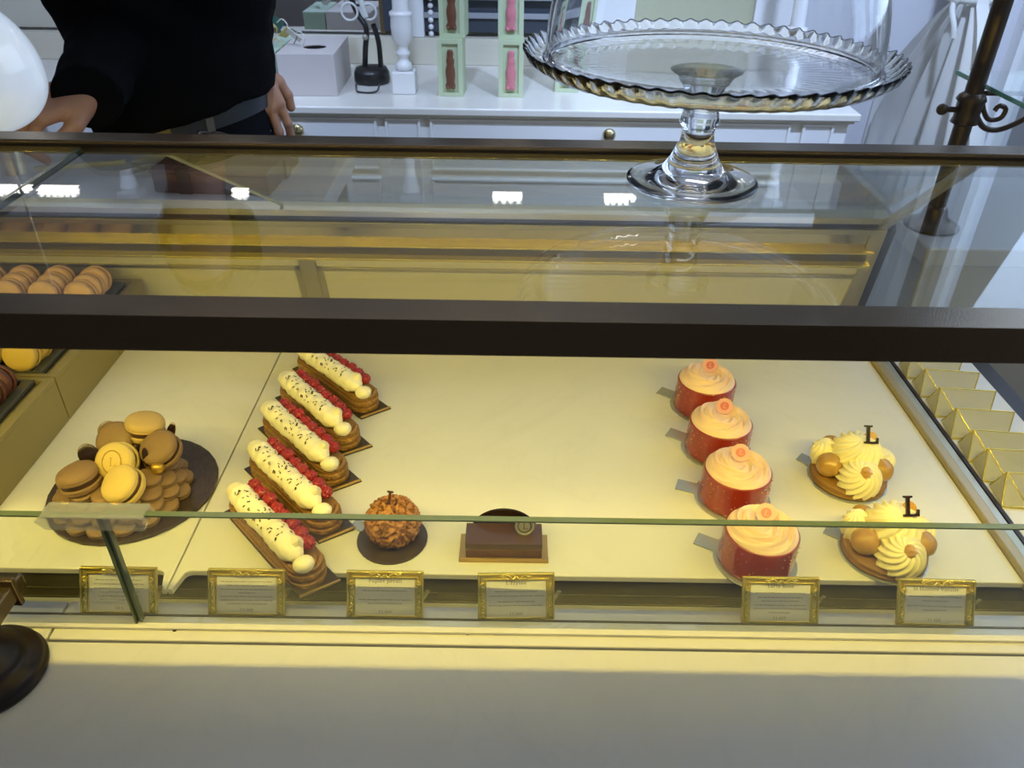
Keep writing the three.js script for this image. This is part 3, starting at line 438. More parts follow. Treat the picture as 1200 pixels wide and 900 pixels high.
{ // macaron tower on its dark board
  const bc = V(-0.3952, S, -0.6310);
  const bd = thing('cake_board', 'round dark brown board under the macaron tower', 'cake board', bc.toArray());
  const s = new THREE.Shape(); s.absarc(0, 0, 0.0845, 0, 2 * PI); part('board_disc', extrudeXZ(s, 0, 0.004, 0.0012), P.boardDark, bd);
  const by = S + 0.0042, cx = -0.3995, cz = -0.6185;
  const core = thing('chocolate_core', 'brown chocolate mound inside the macaron tower', 'cake', [cx, by, cz]);
  part('mound', displace(lathe([[0, 0], [0.043, 0], [0.0435, 0.003], [0.039, 0.013], [0.033, 0.025], [0.026, 0.034], [0, 0.0355]], 40), v => { const k = 1 + 0.02 * noise3(v.x * 60, v.y * 60, v.z * 60); v.x *= k; v.z *= k; }), P.chocBrown, core);
  const grp = 'small brown macarons ringing the tower'; let first = null;
  [[0.0560, 0.0052, 16, 0.0], [0.0515, 0.0142, 15, 0.2], [0.0465, 0.0232, 13, 0.05], [0.0395, 0.0322, 11, 0.3]].forEach(([r, y, n, off]) => {
    for (let i = 0; i < n; i++) { const a = off + i / n * 2 * PI; const m = first ? dup(first, [0, 0, 0], 0) : (first = makeMacaron(0.0125, P.macBrown, P.ganache, 'small flat brown macaron laid in the tiers of the tower', grp)); m.scale.set(1, 0.55, 1); aim(m, V(cx + r * Math.cos(a), by + y, cz + r * Math.sin(a)), V(0.22 * Math.cos(a), 1, 0.22 * Math.sin(a)), 0); }
  });
  const H = [
    [170, 501, -0.6545, [0.16, 0.95, -0.10], P.macTan, P.ganache, 'tan macaron lying tilted at the back top of the tower'],
    [138, 517, -0.6415, [-0.15, 0.75, 0.55], P.macBrown, P.ganache, 'brown macaron behind the stamped yellow one on the tower'],
    [138, 541, -0.6125, [0.0, 0.62, 0.80], P.macYellow, P.ganache, 'yellow macaron stamped with an oval emblem on the tower'],
    [145, 569, -0.5845, [-0.32, 0.85, 0.45], P.macYellow, P.ganache, 'plain yellow macaron leaning at the front of the tower'],
    [189, 527, -0.6295, [-0.20, 0.85, 0.40], P.macBrown, P.ganache, 'brown macaron leaning over a gold ball on the tower'],
    [93, 561, -0.5895, [-0.14, 0.97, -0.05], P.macBrown, P.ganache, 'brown macaron jutting out beside the dark chocolate petal']];
  H.forEach(([px, py, z, ax, sm, fm, l], i) => { const m = makeMacaron(0.0198, sm, fm, l, 'large macarons topping the tower'); aim(m, onZ(px, py, z), V(...ax), 0);
    if (i === 2) { const e = []; const ov = tube(Array.from({ length: 26 }, (_, k) => { const f = k / 26 * 2 * PI; return [0.0092 * Math.cos(f), 0.0003 * Math.cos(13 * f), 0.0112 * Math.sin(f)]; }), 0.0006, 60, 6, true); e.push(ov); const L = new TextGeometry('L', { font, size: 0.0085, depth: 0.0006, curveSegments: 4 }); L.translate(-0.0028, -0.0042, 0); L.rotateX(-PI / 2); e.push(L.translate(0, -0.0003, 0)); part('stamp', merge(e).translate(0, 0.0198 * 0.635, 0), P.stampLine, m, 'stamped oval emblem with a letter'); } });
  const petal = (px, py, z, l, mat, sx, rot) => { const t = thing('chocolate_petal', l, 'chocolate decor', onZ(px, py, z).toArray(), 0, 'chocolate decorations on the tower'); part('petal', displace(new THREE.SphereGeometry(0.012, 18, 12), v => { v.z *= 0.12; v.x *= sx; v.y *= 1.1 - 0.25 * Math.abs(v.y) / 0.012; v.z += 6 * v.x * v.x; }), mat, t); part('petal_rim', T(new THREE.TorusGeometry(0.0115, 0.0005, 6, 28), 0, 0, 0).scale(sx, 1, 1), P.pastryDark, t); t.rotation.set(...rot); };
  petal(104, 533, -0.6185, 'dark chocolate petal standing beside the jutting brown macaron', P.choc, 0.8, [-0.5, 0.3, 0.5]);
  petal(128, 505, -0.6545, 'bronze sheened chocolate petal at the back of the tower', P.boardGold, 0.9, [-1.1, 0.2, 0.8]);
  petal(200, 507, -0.6585, 'dark pointed chocolate shard behind the tan macaron', P.choc, 0.38, [-0.3, 0, -0.35]);
  petal(171, 536, -0.6145, 'dark slim chocolate shard between two macarons', P.choc, 0.3, [-0.3, 0, 0.05]);
  [[78, 591, -0.5805, 'gold chocolate ball under the jutting brown macaron'], [136, 592, -0.5655, 'gold chocolate ball under the plain yellow macaron'], [185, 548, -0.6105, 'gold chocolate ball under the leaning brown macaron']].forEach(([px, py, z, l]) => { const t = thing('gold_ball', l, 'chocolate decor', onZ(px, py, z).toArray(), 0, 'gold chocolate balls on the tower'); part('ball', displace(new THREE.SphereGeometry(0.0066, 22, 16), v => v.addScaledVector(v, 0.03 * noise3(v.x * 160, v.y * 160, v.z * 160))), std([0.55, 0.33, 0.05], { metalness: 0.75, roughness: 0.35 }), t); });
}

// framed price cards on small easels
{
  const W = 0.0685, Hh = 0.0425;
  const lines = (seed, title, rows, price, ty = 42) => { const c = document.createElement('canvas'); c.width = 512; c.height = 368; const g = c.getContext('2d'); g.fillStyle = '#e9e4da'; g.fillRect(0, 0, 512, 368); g.textAlign = 'center'; g.fillStyle = '#4d4438'; g.font = '46px serif'; if (title) g.fillText(title, 256, ty); const R = mulberry(seed); g.fillStyle = '#a39b8b';
    rows.forEach(([y, w]) => { let x = 256 - w / 2; while (x < 256 + w / 2) { const l = 8 + R() * 34; g.fillRect(x, y + R() * 2, Math.min(l, 256 + w / 2 - x), 7 + R() * 3); x += l + 6; } });
    g.fillStyle = '#8a806e'; g.font = '38px serif'; g.fillText(price, 256, 345); const t = new THREE.CanvasTexture(c); t.colorSpace = THREE.SRGBColorSpace; return t; };
  const cards = [
    [97, 188, 724, -0.4755, 0.0, lines(1, '', [[30, 400], [70, 420], [112, 420], [150, 330], [190, 360], [226, 330]].map(([y, w]) => [y + 20, w]), '58 €'), 'gilt framed price card below the macaron tower'],
    [246, 334, 722, -0.4755, 0.0, lines(2, '', [[48, 440], [86, 350], [126, 450], [160, 140], [196, 450], [232, 440], [268, 340]], '11.00€'), 'gilt framed price card below the eclairs'],
    [408, 495, 724, -0.4755, 0.0, lines(3, 'Papier perall', [[84, 470], [118, 380], [206, 450], [244, 300]], '11.00€'), 'gilt framed price card below the nut crusted cake'],
    [562, 648, 725, -0.4755, 0.035, lines(4, "L'Elysée", [[106, 360], [150, 470], [206, 320], [244, 470]], '11.00€'), 'gilt framed price card below the chocolate bar cake'],
    [870, 956, 730, -0.4755, 0.0, lines(5, 'Tarte Rose', [[82, 430], [126, 380], [162, 320], [202, 440], [238, 450], [276, 180]], '11.00€', 36), 'gilt framed price card below the red tarts'],
    [1051, 1137, 733, -0.4755, -0.02, lines(6, 'St Honoré Vanille', [[96, 440], [138, 220], [190, 470], [230, 200]], '11.00€'), 'gilt framed price card below the cream choux cakes']];
  const frameShape = (w, h) => { const a = []; const prof = [[0, 0, 0.0012], [0, 0.0022, 0.0010], [0.0022, 0.0010, 0.0007], [0.0045, 0.0016, 0.0009], [0.0062, 0.0004, 0.0006]];
    for (const [inset, z, r] of prof) { const x = w / 2 - inset - r, y0 = -inset + h - r; a.push(bar([-x, y0, z], [x, y0, z], r, 6), bar([-x, r, z], [-x, y0, z], r, 6), bar([x, r, z], [x, y0, z], r, 6)); }
    a.push(bx(-w / 2, w / 2, h - 0.0075, h, -0.0012, 0.0006, 0.0004), bx(-w / 2, -w / 2 + 0.0078, 0, h, -0.0012, 0.0006, 0.0004), bx(w / 2 - 0.0078, w / 2, 0, h, -0.0012, 0.0006, 0.0004), bx(-w / 2, w / 2, 0, 0.0018, -0.0012, 0.0016, 0.0004)); return merge(a); };
  const orn = () => { const a = [], R = mulberry(99); for (let s of [-1, 1]) { a.push(tube([[0, 0.0396, 0.002], [s * 0.003, 0.0372, 0.0027], [s * 0.0075, 0.0406, 0.0027], [s * 0.013, 0.0376, 0.0022]], 0.0011, 16, 6)); for (let i = 0; i < 6; i++) a.push(T(new THREE.SphereGeometry(1, 8, 6).scale(0.0022, 0.0011, 0.0012), s * (0.004 + i * 0.0018), 0.0375 + (i % 2) * 0.0022, 0.0022, 0, 0, s * (0.6 - i * 0.2))); for (let i = 0; i < 11; i++) a.push(T(new THREE.SphereGeometry(1, 8, 6).scale(0.0026, 0.0010, 0.0012), s * (W / 2 - 0.0038 - 0.0006 * (i % 2)), 0.0035 + i * 0.0029, 0.0020, 0, 0, s * (i % 2 ? 0.8 : -0.8))); for (const y of [0.031, 0.033]) a.push(bx(s * (W / 2 - 0.0042) - 0.0032, s * (W / 2 - 0.0042) + 0.0032, y - 0.0006, y + 0.0003, 0, 0.0026, 0.0002)); } return merge(a); };
  const fg = frameShape(W, Hh), og = orn(), legG = merge([bx(-0.002, 0.002, 0, 0.026, -0.0008, 0, 0.0003)]);
  cards.forEach(([x0, x1, py, z, turn, map, label]) => {
    const a = onZ(x0, py, z), b = onZ(x1, py, z), t = thing('price_card', label, 'price card', [(a.x + b.x) / 2, LEDGE + 0.0004, z], turn, 'gilt framed price cards');
    const lean = -0.52;
    const f = part('frame', fg, M.gold, t, 'embossed gilt frame'); f.rotation.x = lean; part('ornament', og, M.gold, f);
    const pg = new THREE.BoxGeometry(W - 0.0145, Hh - 0.0085, 0.0006); pg.translate(0, (Hh - 0.0085) / 2 + 0.0016, 0.0002); const pc = part('card', pg, std([1, 1, 1], { map, roughness: 0.7 }), t, 'printed white card'); pc.rotation.x = lean;
    const lg = part('easel_leg', legG, M.brass, t, 'brass easel leg'); lg.position.set(W * 0.40, 0.0008, -0.0115); lg.rotation.set(0.05, 0, -0.45);
  });
}
// gilt edged glass wedges on the end shelf
{
  const mat = std([0.72, 0.70, 0.60], { transmission: 0.45, roughness: 0.35, thickness: 0 });
  const vtx = { A: [0, 0, -0.003], G: [0.027, 0, 0], E: [0.066, 0, -0.004], B: [0.004, 0, -0.036], F: [0.068, 0, -0.034], C: [0.011, 0.024, -0.029], D: [0.080, 0.020, -0.028] };
  const tri = (l) => { const g = new THREE.BufferGeometry(); g.setAttribute('position', new THREE.Float32BufferAttribute(l.flatMap(f => [...f].flatMap(k => vtx[k])), 3)); g.computeVertexNormals(); return g; };
  const build = (pos, label) => { const t = thing('glass_wedge', label, 'glass box', pos, 0, 'gilt edged glass wedges in a row'); part('slanted_pane', tri(['CGE', 'CED']), mat, t, 'milky slanted glass pane'); part('end_pane', tri(['CAG']), mat, t); part('rear_pane', tri(['CFB', 'CDF', 'CBA']), mat, t); part('side_pane', tri(['DEF']), mat, t); part('floor_pane', tri(['ABF', 'AFE', 'AEG']), mat, t); for (const e of ['AC', 'AG', 'GC', 'GE', 'CD', 'ED', 'DF', 'BC']) part('gilt_edge', bar(vtx[e[0]], vtx[e[1]], e === 'GE' || e === 'AG' ? 0.0012 : 0.0008, 6), M.gold, t); return t; };
  const zs = [-0.620, -0.6605, -0.6945, -0.7370, -0.7805, -0.8225, -0.8650]; let first;
  const ord = ['at the end of the row facing the customers', 'by the trim, second of the row from the customer side', 'by the trim, third of the row from the customer side', 'at the middle of the row', 'by the trim, third of the row from the back', 'by the trim, second of the row from the back', 'at the end of the row near the back of the case'];
  zs.forEach((z, i) => { const p = [0.5125, S + 0.0012, z], l = 'gilt edged glass wedge ' + ord[i]; if (!first) first = build(p, l); else dup(first, p, 0, l); });
}

// ---------- glass cake stand with dome ----------
{
  const t = thing('cake_stand', 'clear glass footed cake stand with scalloped rim on the glass top', 'cake stand', [0.1585, TOP + 0.0002 - 0.0032, -0.6970]);
  const scallop = (pts, nphi, amp, n, seg = 0) => surf(pts.length - 1, nphi, (u, f) => { const [r, y, w = 0] = pts[Math.round(u * (pts.length - 1))]; const c = 0.5 + 0.5 * Math.cos(n * f); return [(r * (1 + amp * w * (c - 0.5))) * Math.cos(f), y + 0.0022 * w * (c - 0.5), r * (1 + amp * w * (c - 0.5)) * Math.sin(f)]; });
  part('foot', scallop([[0, 0.004], [0.02, 0.0035], [0.05, 0.0008], [0.054, 0.0002], [0.0575, 0.001], [0.0585, 0.003], [0.057, 0.0045], [0.049, 0.0058], [0.037, 0.0085], [0.0275, 0.0135], [0.021, 0.0235], [0.0178, 0.031], [0.0150, 0.037], [0.0138, 0.046], [0.0145, 0.05], [0.0175, 0.053], [0.0165, 0.056], [0.0150, 0.064], [0.0185, 0.082], [0.024, 0.091], [0.03, 0.0945], [0, 0.0948]], 64, 0, 1), M.glass, t, 'solid glass stem and round foot');
  part('plate', scallop([[0, 0.0955], [0.06, 0.0957], [0.128, 0.0965], [0.141, 0.0985, 0.4], [0.1485, 0.1035, 0.9], [0.1525, 0.1110, 1], [0.1522, 0.1130, 1], [0.1506, 0.1122, 1], [0.1464, 0.1054, 0.8], [0.1398, 0.1012, 0.3], [0.127, 0.0993], [0.06, 0.0986], [0, 0.0985]], 504, 0.022, 63), M.glass, t, 'glass plate with a scalloped raised rim');
  const d = thing('glass_dome', 'clear glass dome covering the cake stand', 'cake dome', [0.1585, TOP - 0.003 + 0.1013, -0.6970]);
  const prof = [], n = 30; for (let i = 0; i <= n; i++) { const a = i / n * PI / 2; prof.push([Math.max(1e-5, 0.1350 * Math.pow(Math.cos(a), 0.85)), 0.004 + 0.150 * Math.pow(Math.sin(a), 0.95)]); }
  const inner = prof.map(([r, y]) => [Math.max(1e-5, r - 0.0028), Math.max(0.001, y - 0.0026)]).reverse();
  part('bell', lathe([[0.1325, 0.0003], [0.1375, 0.0003], [0.1382, 0.002], [0.1372, 0.004], ...prof, ...inner], 96), M.glass, d); part('knob', lathe([[0, 0.1545], [0.012, 0.1552], [0.009, 0.163], [0.013, 0.172], [0.015, 0.180], [0.010, 0.188], [0, 0.19]], 32), M.glass, d);
}

// ---------- hanging opal lamp ----------
{
  const c = onZ(-20, 93, -1.06), t = thing('pendant_lamp', 'white opal glass pendant lamp hanging behind the counter', 'lamp', c.toArray());
  const pr = []; for (let i = 0; i <= 40; i++) { const a = -PI / 2 + i / 40 * (PI * 0.93), y = Math.sin(a), w = Math.cos(a); pr.push([Math.max(0.0001, 0.0735 * w * (y > 0 ? 1 - 0.10 * y * y : 1)), y > 0 ? 0.098 * y : 0.067 * y]); }
  part('opal_shade', lathe(pr, 64), std([0.86, 0.87, 0.88], { roughness: 0.18, clearcoat: 0.5, emissive: new THREE.Color().setRGB(0.72, 0.85, 1), emissiveIntensity: 0.40 }), t, 'smooth white glass shade');
  part('cap', cyl(0.022, 0.016, 0.04, 0, 0.091, 0), M.brass, t); part('cord', bar([0, 0.131, 0], [0, 3.0 - c.y, 0], 0.002), M.whitePaint, t);
}

// ---------- worktop behind the case, with a sieve and a ribboned box ----------
{
  const t = thing('work_table', 'white worktop behind the display case', 'table', [-0.75, 0, -1.235]);
  part('top', bx(-0.75, 0.46, 1.025, 1.06, -0.175, 0.175, 0.004), std([0.72, 0.70, 0.72], { roughness: 0.35 }), t);
  for (const [x, z] of [[-0.72, -0.145], [0.43, -0.145], [-0.72, 0.145], [0.43, 0.145]]) part('leg', bx(x - 0.025, x + 0.025, 0, 1.025, z - 0.025, z + 0.025, 0.003), M.whitePaint, t); part('apron', [bx(-0.72, 0.43, 0.94, 1.025, 0.13, 0.145), bx(-0.72, 0.43, 0.94, 1.025, -0.145, -0.13)], M.whitePaint, t);
  const p = onY(160, 205, 1.06), s = thing('serving_scoop', 'clear plastic scoop with a long handle on the worktop', 'scoop', [p.x + 0.03, 1.0603, p.z - 0.02], 0.1);
  part('scoop_bowl', displace(new THREE.SphereGeometry(0.034, 28, 12, 0, 2 * PI, PI / 2, PI / 2), v => { v.y = v.y * 0.4 + 0.018; v.x *= 1.25; v.z *= 0.8; }), std([0.5, 0.48, 0.36], { transmission: 0.5, roughness: 0.15, thickness: 0 }), s, 'smoky clear bowl'); part('handle', bar([-0.05, 0.016, 0], [-0.19, 0.010, 0.01], 0.005), std([0.45, 0.44, 0.38], { roughness: 0.3 }), s);
  const q = onY(205, 225, 1.06), b = thing('gift_box', 'dark brown gift box tied with a glossy bow on the worktop', 'box', [q.x + 0.045, 1.0603, -1.255], -0.05);
  const bm = std([0.10, 0.045, 0.035], { roughness: 0.35 }), rb = std([0.035, 0.025, 0.022], { roughness: 0.2 });
  part('box_body', bx(-0.07, 0.11, 0, 0.03, -0.08, 0.08, 0.003), bm, b); part('lid', bx(-0.072, 0.112, 0.03, 0.037, -0.082, 0.082, 0.003), bm, b); part('ribbon', [bx(-0.03, -0.01, 0.0005, 0.0385, -0.0835, 0.0835, 0.0005), bx(-0.0735, 0.1135, 0.0005, 0.0385, -0.02, 0.0, 0.0005)], rb, b);
  const lp = []; for (let i = 0; i < 6; i++) { const f = i / 6 * 2 * PI; lp.push(tube([[0, 0.064, 0], [Math.cos(f) * 0.03, 0.09, Math.sin(f) * 0.03], [Math.cos(f + 0.4) * 0.055, 0.078, Math.sin(f + 0.4) * 0.055], [Math.cos(f + 0.5) * 0.03, 0.066, Math.sin(f + 0.5) * 0.03], [0, 0.064, 0]].map(([x, y, z]) => [x * 0.8 - 0.02, y * 0.7 - 0.003, z * 0.8 - 0.01]), 0.004, 20, 6).scale(1, 1, 1)); } part('bow', lp, rb, b, 'glossy dark ribbon bow');
}

// ---------- sideboard against the back wall ----------
{
  const t = thing('sideboard', 'white panelled sideboard with marble top and hutch along the back wall', 'sideboard', [-0.477, 0, -2.585]);
  const B = (x0, x1, y0, y1, z0, z1, r = 0.002) => bx(x0 + 0.45, x1 + 0.45, y0, y1, z0 + 2.62, z1 + 2.62, r);
  part('body', [B(-2.0, 0.99, 0.08, 0.868, -2.94, -2.372), B(-1.98, 0.97, 0, 0.08, -2.94, -2.40)], M.whitePaint, t);
  part('top', [B(-2.02, 1.01, 0.878, 0.9, -2.945, -2.344, 0.005), B(-2.01, 1.0, 0.8685, 0.878, -2.945, -2.356, 0.003)], M.marble, t, 'white marble top with moulded edge');
  const panel = (x0, x1, y0, y1, name = 'drawer') => { const d = part(name, B(x0, x1, y0, y1, -2.372, -2.366, 0.001), M.greyPaint, t); part('panel_moulding', [B(x0 - 0.008, x1 + 0.008, y1, y1 + 0.008, -2.374, -2.361), B(x0 - 0.008, x1 + 0.008, y0 - 0.008, y0, -2.374, -2.361), B(x0 - 0.008, x0, y0, y1, -2.374, -2.361), B(x1, x1 + 0.008, y0, y1, -2.374, -2.361)], M.whitePaint, d); return d; };
  const knob = (x, y, parent) => part('knob', [T(lathe([[0, 0], [0.010, 0.002], [0.008, 0.012], [0.016, 0.018], [0.0195, 0.026], [0.015, 0.034], [0, 0.038]], 20), 0, 0, 0, PI / 2).translate(x + 0.45, y, -2.366 + 2.62)], M.brass, parent, 'round brass knob');
  for (const [a, b, k] of [[-0.90, -0.385, -0.603], [-0.215, 0.815, 0.296], [-1.6, -1.1, -1.35]]) { const d = panel(a, b, 0.72, 0.858); knob(k, 0.832 - 0.06 + 0.06, d).position.y -= 0.0; const d2 = panel(a, b, 0.14, 0.68, 'door'); knob(b - 0.05, 0.45, d2); }
  for (const [a, b] of [[-0.345, -0.258], [0.865, 0.94], [-1.06, -0.94]]) panel(a, b, 0.14, 0.858, 'pilaster');
  // splashback, balusters and the hutch above
  part('splashback', B(-2.0, 0.99, 0.9005, 0.985, -2.948, -2.90), std([0.62, 0.58, 0.47], { roughness: 0.5 }), t, 'cream splashback');
  part('hutch_shelf', B(-2.0, 0.99, 1.955, 1.99, -2.948, -2.46), M.whitePaint, t); part('cornice', B(-2.0, 0.99, 2.45, 2.55, -2.948, -2.40, 0.01), M.whitePaint, t);
  for (const x of [-0.336, -1.25, 0.83]) { const k = 1.055 / 1.0; part('baluster', merge([lathe([[0.0001, 0.06], [0.018, 0.062], [0.026, 0.07], [0.024, 0.082], [0.015, 0.09], [0.014, 0.098], [0.020, 0.106], [0.021, 0.114], [0.014, 0.122], [0.017, 0.132], [0.0295, 0.152], [0.032, 0.185], [0.031, 0.21], [0.034, 0.214], [0.034, 0.222], [0.024, 0.228], [0.021, 0.45], [0.018, 0.7], [0.015, 0.95], [0.024, 1.0], [0.03, 1.02], [0.0001, 1.03]], 28), bx(-0.034, 0.034, 0, 0.062, -0.034, 0.034, 0.003), bx(-0.034, 0.034, 1.028, 1.054, -0.034, 0.034, 0.003)]).translate(x + 0.477, 0.9005, -2.49 + 2.585), M.whitePaint, t, 'turned white baluster'); }
  // dark back panels between painted uprights
  const zb = -2.948, zf = -2.93;
  const pxX = (px, z = zf) => onZ(px, 20, z + 0.035).x + 0.027;
  const dark = part('back_panel', B(pxX(497), pxX(668), 1.0, 1.954, zb, zf), M.slate, t, 'dark slate back panel of the hutch'); part('shelf_band', [B(pxX(497), pxX(668), 1.045, 1.062, zf, zf + 0.012), B(pxX(497), pxX(668), 1.104, 1.135, zf, zf + 0.03), B(pxX(497), pxX(668), 1.3, 1.33, zf, zf + 0.03)], std([0.30, 0.31, 0.34], { roughness: 0.4 }), dark);
  part('back_panel', B(pxX(449), pxX(469), 1.0, 1.954, zb, zf), M.slate, t); part('upright', B(pxX(469), pxX(497), 0.986, 1.954, zb, zf + 0.02), M.greyPaint, t);
  part('upright', B(pxX(668), pxX(735), 0.986, 1.954, zb, zf + 0.02), M.greyPaint, t); part('back_panel', B(pxX(735), pxX(885), 0.986, 1.954, zb, zf), std([0.44, 0.44, 0.30], { roughness: 0.5 }), t, 'pale olive back panel'); part('upright', B(pxX(885), 0.985, 0.986, 1.954, zb, zf + 0.02), M.greyPaint, t);
  const beads = []; for (let i = 0; i < 30; i++) beads.push(T(new THREE.SphereGeometry(0.009, 10, 8), pxX(505) + 0.45, 0.995 + i * 0.022, zf + 2.62 + 0.008)); part('bead_moulding', beads, M.greyPaint, t);
  // light bars under the hutch shelf and below the cornice, mirrored in the glass top
  const bulbMat = std([1, 1, 1], { emissive: new THREE.Color().setRGB(1, 0.97, 0.9), emissiveIntensity: 7 });
  const under = (y, z, px0, px1, pyRow) => { const a = onZ(px0, pyRow, z + 0.035).x + 0.027, b = onZ(px1, pyRow, z + 0.035).x + 0.027, m = (a + b) / 2 - 0.027; const f = part('light_bar', B(a, b, y - 0.012, y, z - 0.025, z + 0.025, 0.002), M.whitePaint, t, 'short white light bar'); const d = []; const n = Math.max(3, Math.round((b - a) / 0.022)); for (let i = 0; i < n; i++) for (let k = 0; k < 2; k++) d.push(T(new THREE.SphereGeometry(0.0068, 8, 6), a + (i + 0.5) * (b - a) / n + 0.45, y - 0.015, z + 2.62 - 0.012 + k * 0.024)); const g = part('bulb_dots', d, bulbMat, f); g.userData.kind = 'stuff'; return [m, b - a]; };
  const zl = -2.52; // height of the first row follows from where its mirror image shows in the glass top
  const lights = [[0, 38, 226], [47, 92, 226], [216, 258, 226], [271, 291, 227], [577, 612, 230], [708, 745, 231]];
  for (const [a, b, r] of lights) { const [m, w] = under(1.954, zl, a, b, r); areaLight('hutch_light', w, 0.04, [1, 0.93, 0.82], 6, [m, 1.93, zl + 0.035], [m, 0.9, zl + 0.185]); }
  for (const [a, b, r] of [[220, 246, 331], [299, 312, 331], [520, 562, 336], [645, 672, 337], [704, 734, 334]]) under(2.449, -2.45, a, b, r);
}
{ // framed mirror leaning on the splashback, behind the white box
  const x0 = onZ(321, 20, -2.9).x, x1 = onZ(444, 20, -2.9).x, t = thing('wall_mirror', 'brass framed mirror on the back wall behind the white box', 'mirror', [(x0 + x1) / 2, 0.99, -2.925]);
  const w = (x1 - x0) / 2; part('mirror_glass', bx(-w, w, 0, 0.95, -0.015, -0.005, 0.001), M.mirror, t); part('frame', [bx(w, w + 0.022, 0, 0.95, -0.018, 0.012), bx(-w - 0.022, -w, 0, 0.95, -0.018, 0.012), bx(-w, w, 0.93, 0.95, -0.004, 0.012)], std([0.20, 0.14, 0.07], { metalness: 0.6, roughness: 0.4 }), t);
}
{ // things standing on the sideboard
  const y = 0.9003;
  const b = thing('white_box', 'white carton with an oval hole in its lid on the sideboard', 'box', [-0.6158, y, -2.562], 0.03), paper = std([0.56, 0.51, 0.49], { roughness: 0.6 });
  { const s = new THREE.Shape([[-0.083, -0.14], [0.083, -0.14], [0.083, 0.14], [-0.083, 0.14]].map(p => new THREE.Vector2(...p))); const h = new THREE.Path(); h.absellipse(0.01, -0.03, 0.034, 0.034, 0, 2 * PI); s.holes.push(h); part('lid', extrudeXZ(s, 0.113, 0.1165, 0.0005), paper, b); part('carton', [bx(-0.083, 0.083, 0, 0.113, 0.137, 0.14), bx(-0.083, 0.083, 0, 0.113, -0.14, -0.137), bx(-0.083, -0.08, 0, 0.113, -0.137, 0.137), bx(0.08, 0.083, 0, 0.113, -0.137, 0.137), bx(-0.08, 0.08, 0, 0.003, -0.137, 0.137)], paper, b); }
  const g = thing('green_box', 'pale green carton wedged beside the white carton', 'box', [-0.7465, y, -2.575]); part('carton', bx(-0.04, 0.04, 0, 0.108, -0.12, 0.12), std([0.36, 0.48, 0.36], { roughness: 0.6 }), g); part('lid', bx(-0.0415, 0.0415, 0.108, 0.115, -0.1215, 0.1215), std([0.40, 0.52, 0.40], { roughness: 0.6 }), g);
  // loose tags and ribbons heaped on the boxes
  const tagMat = [std([0.75, 0.74, 0.72]), std([0.62, 0.52, 0.18], { metalness: 0.3 }), std([0.03, 0.12, 0.09]), std([0.75, 0.72, 0.66])];
  [[-0.70, 0.13, -2.60, 0.5, 0.4, 0.6, 0, 'white'], [-0.735, 0.16, -2.62, -0.3, 0.8, 1.0, 2, 'dark green'], [-0.655, 0.155, -2.61, 0.9, 0.2, 0.8, 1, 'gilt edged'], [-0.63, 0.15, -2.60, 0.7, -0.4, -0.6, 3, 'cream'], [-0.69, 0.175, -2.65, 0.3, 0.9, -0.9, 2, 'long green'], [-0.72, 0.165, -2.64, 1.1, 0.1, 0.2, 0, 'upper white']].forEach(([x, h, z, a, b2, c, m, n]) => { const o = thing('gift_tag', `${n} gift tag heaped on the cartons beside the person`, 'tag', [x - 0.03, y + h, z + 0.08], 0, 'gift tags heaped on the cartons'); part('tag_card', T(bx(-0.024, 0.024, -0.014, 0.014, -0.001, 0.001, 0.0004), 0, 0, 0, a, b2, c), tagMat[m], o); part('ribbon_loop', tube([[0, 0, 0], [0.02, 0.012, 0.01], [0.035, -0.004, 0.015], [0.02, -0.03, 0.005]], 0.0016, 14, 5), tagMat[(m + 1) % 4], o); });
  const k = thing('tool_holder', 'black round holder with black and white handled tools on the sideboard', 'holder', [-0.4535, y, -2.605]);
  part('base', lathe([[0, 0], [0.052, 0], [0.056, 0.008], [0.055, 0.03], [0.048, 0.045], [0.02, 0.05], [0, 0.05]], 32), M.black, k);
  part('tool_stem', [tube([[-0.02, 0.045, 0], [-0.012, 0.10, 0.01], [-0.005, 0.16, 0.01], [-0.03, 0.20, 0.0], [-0.05, 0.26, 0], [-0.075, 0.34, 0.0]], 0.0085, 30, 8), tube([[0.03, 0.045, 0], [0.028, 0.12, 0], [0.018, 0.17, 0.01]], 0.008, 16, 8)], M.black, k); part('tool_grip', [tube([[-0.002, 0.19, 0.012], [-0.012, 0.23, 0.012], [-0.035, 0.28, 0.012], [-0.048, 0.34, 0.012]], 0.0085, 24, 8), T(new THREE.TorusGeometry(0.024, 0.0035, 8, 28), -0.05, 0.205, 0.012), T(new THREE.TorusGeometry(0.022, 0.0035, 8, 28), 0.008, 0.205, 0.012)], std([0.66, 0.68, 0.66], { roughness: 0.3 }), k); part('pivot', sph(0.009, -0.008, 0.135, 0.018), M.silver ?? P.silver, k);
  const w = thing('wire_loop', 'small bent black wire loop lying on the marble sideboard', 'wire', [-0.447, y, -2.468]); part('wire', tube([[-0.035, 0.022, -0.01], [-0.032, 0.006, 0], [-0.02, 0.0035, 0.005], [0.015, 0.0035, 0.006], [0.03, 0.008, 0], [0.036, 0.024, -0.01]], 0.003, 24, 7), M.black, w);
  // boxed chocolate figures
  const gm = std([0.52, 0.60, 0.40], { roughness: 0.55 }), gd = std([0.44, 0.52, 0.34], { roughness: 0.55 });
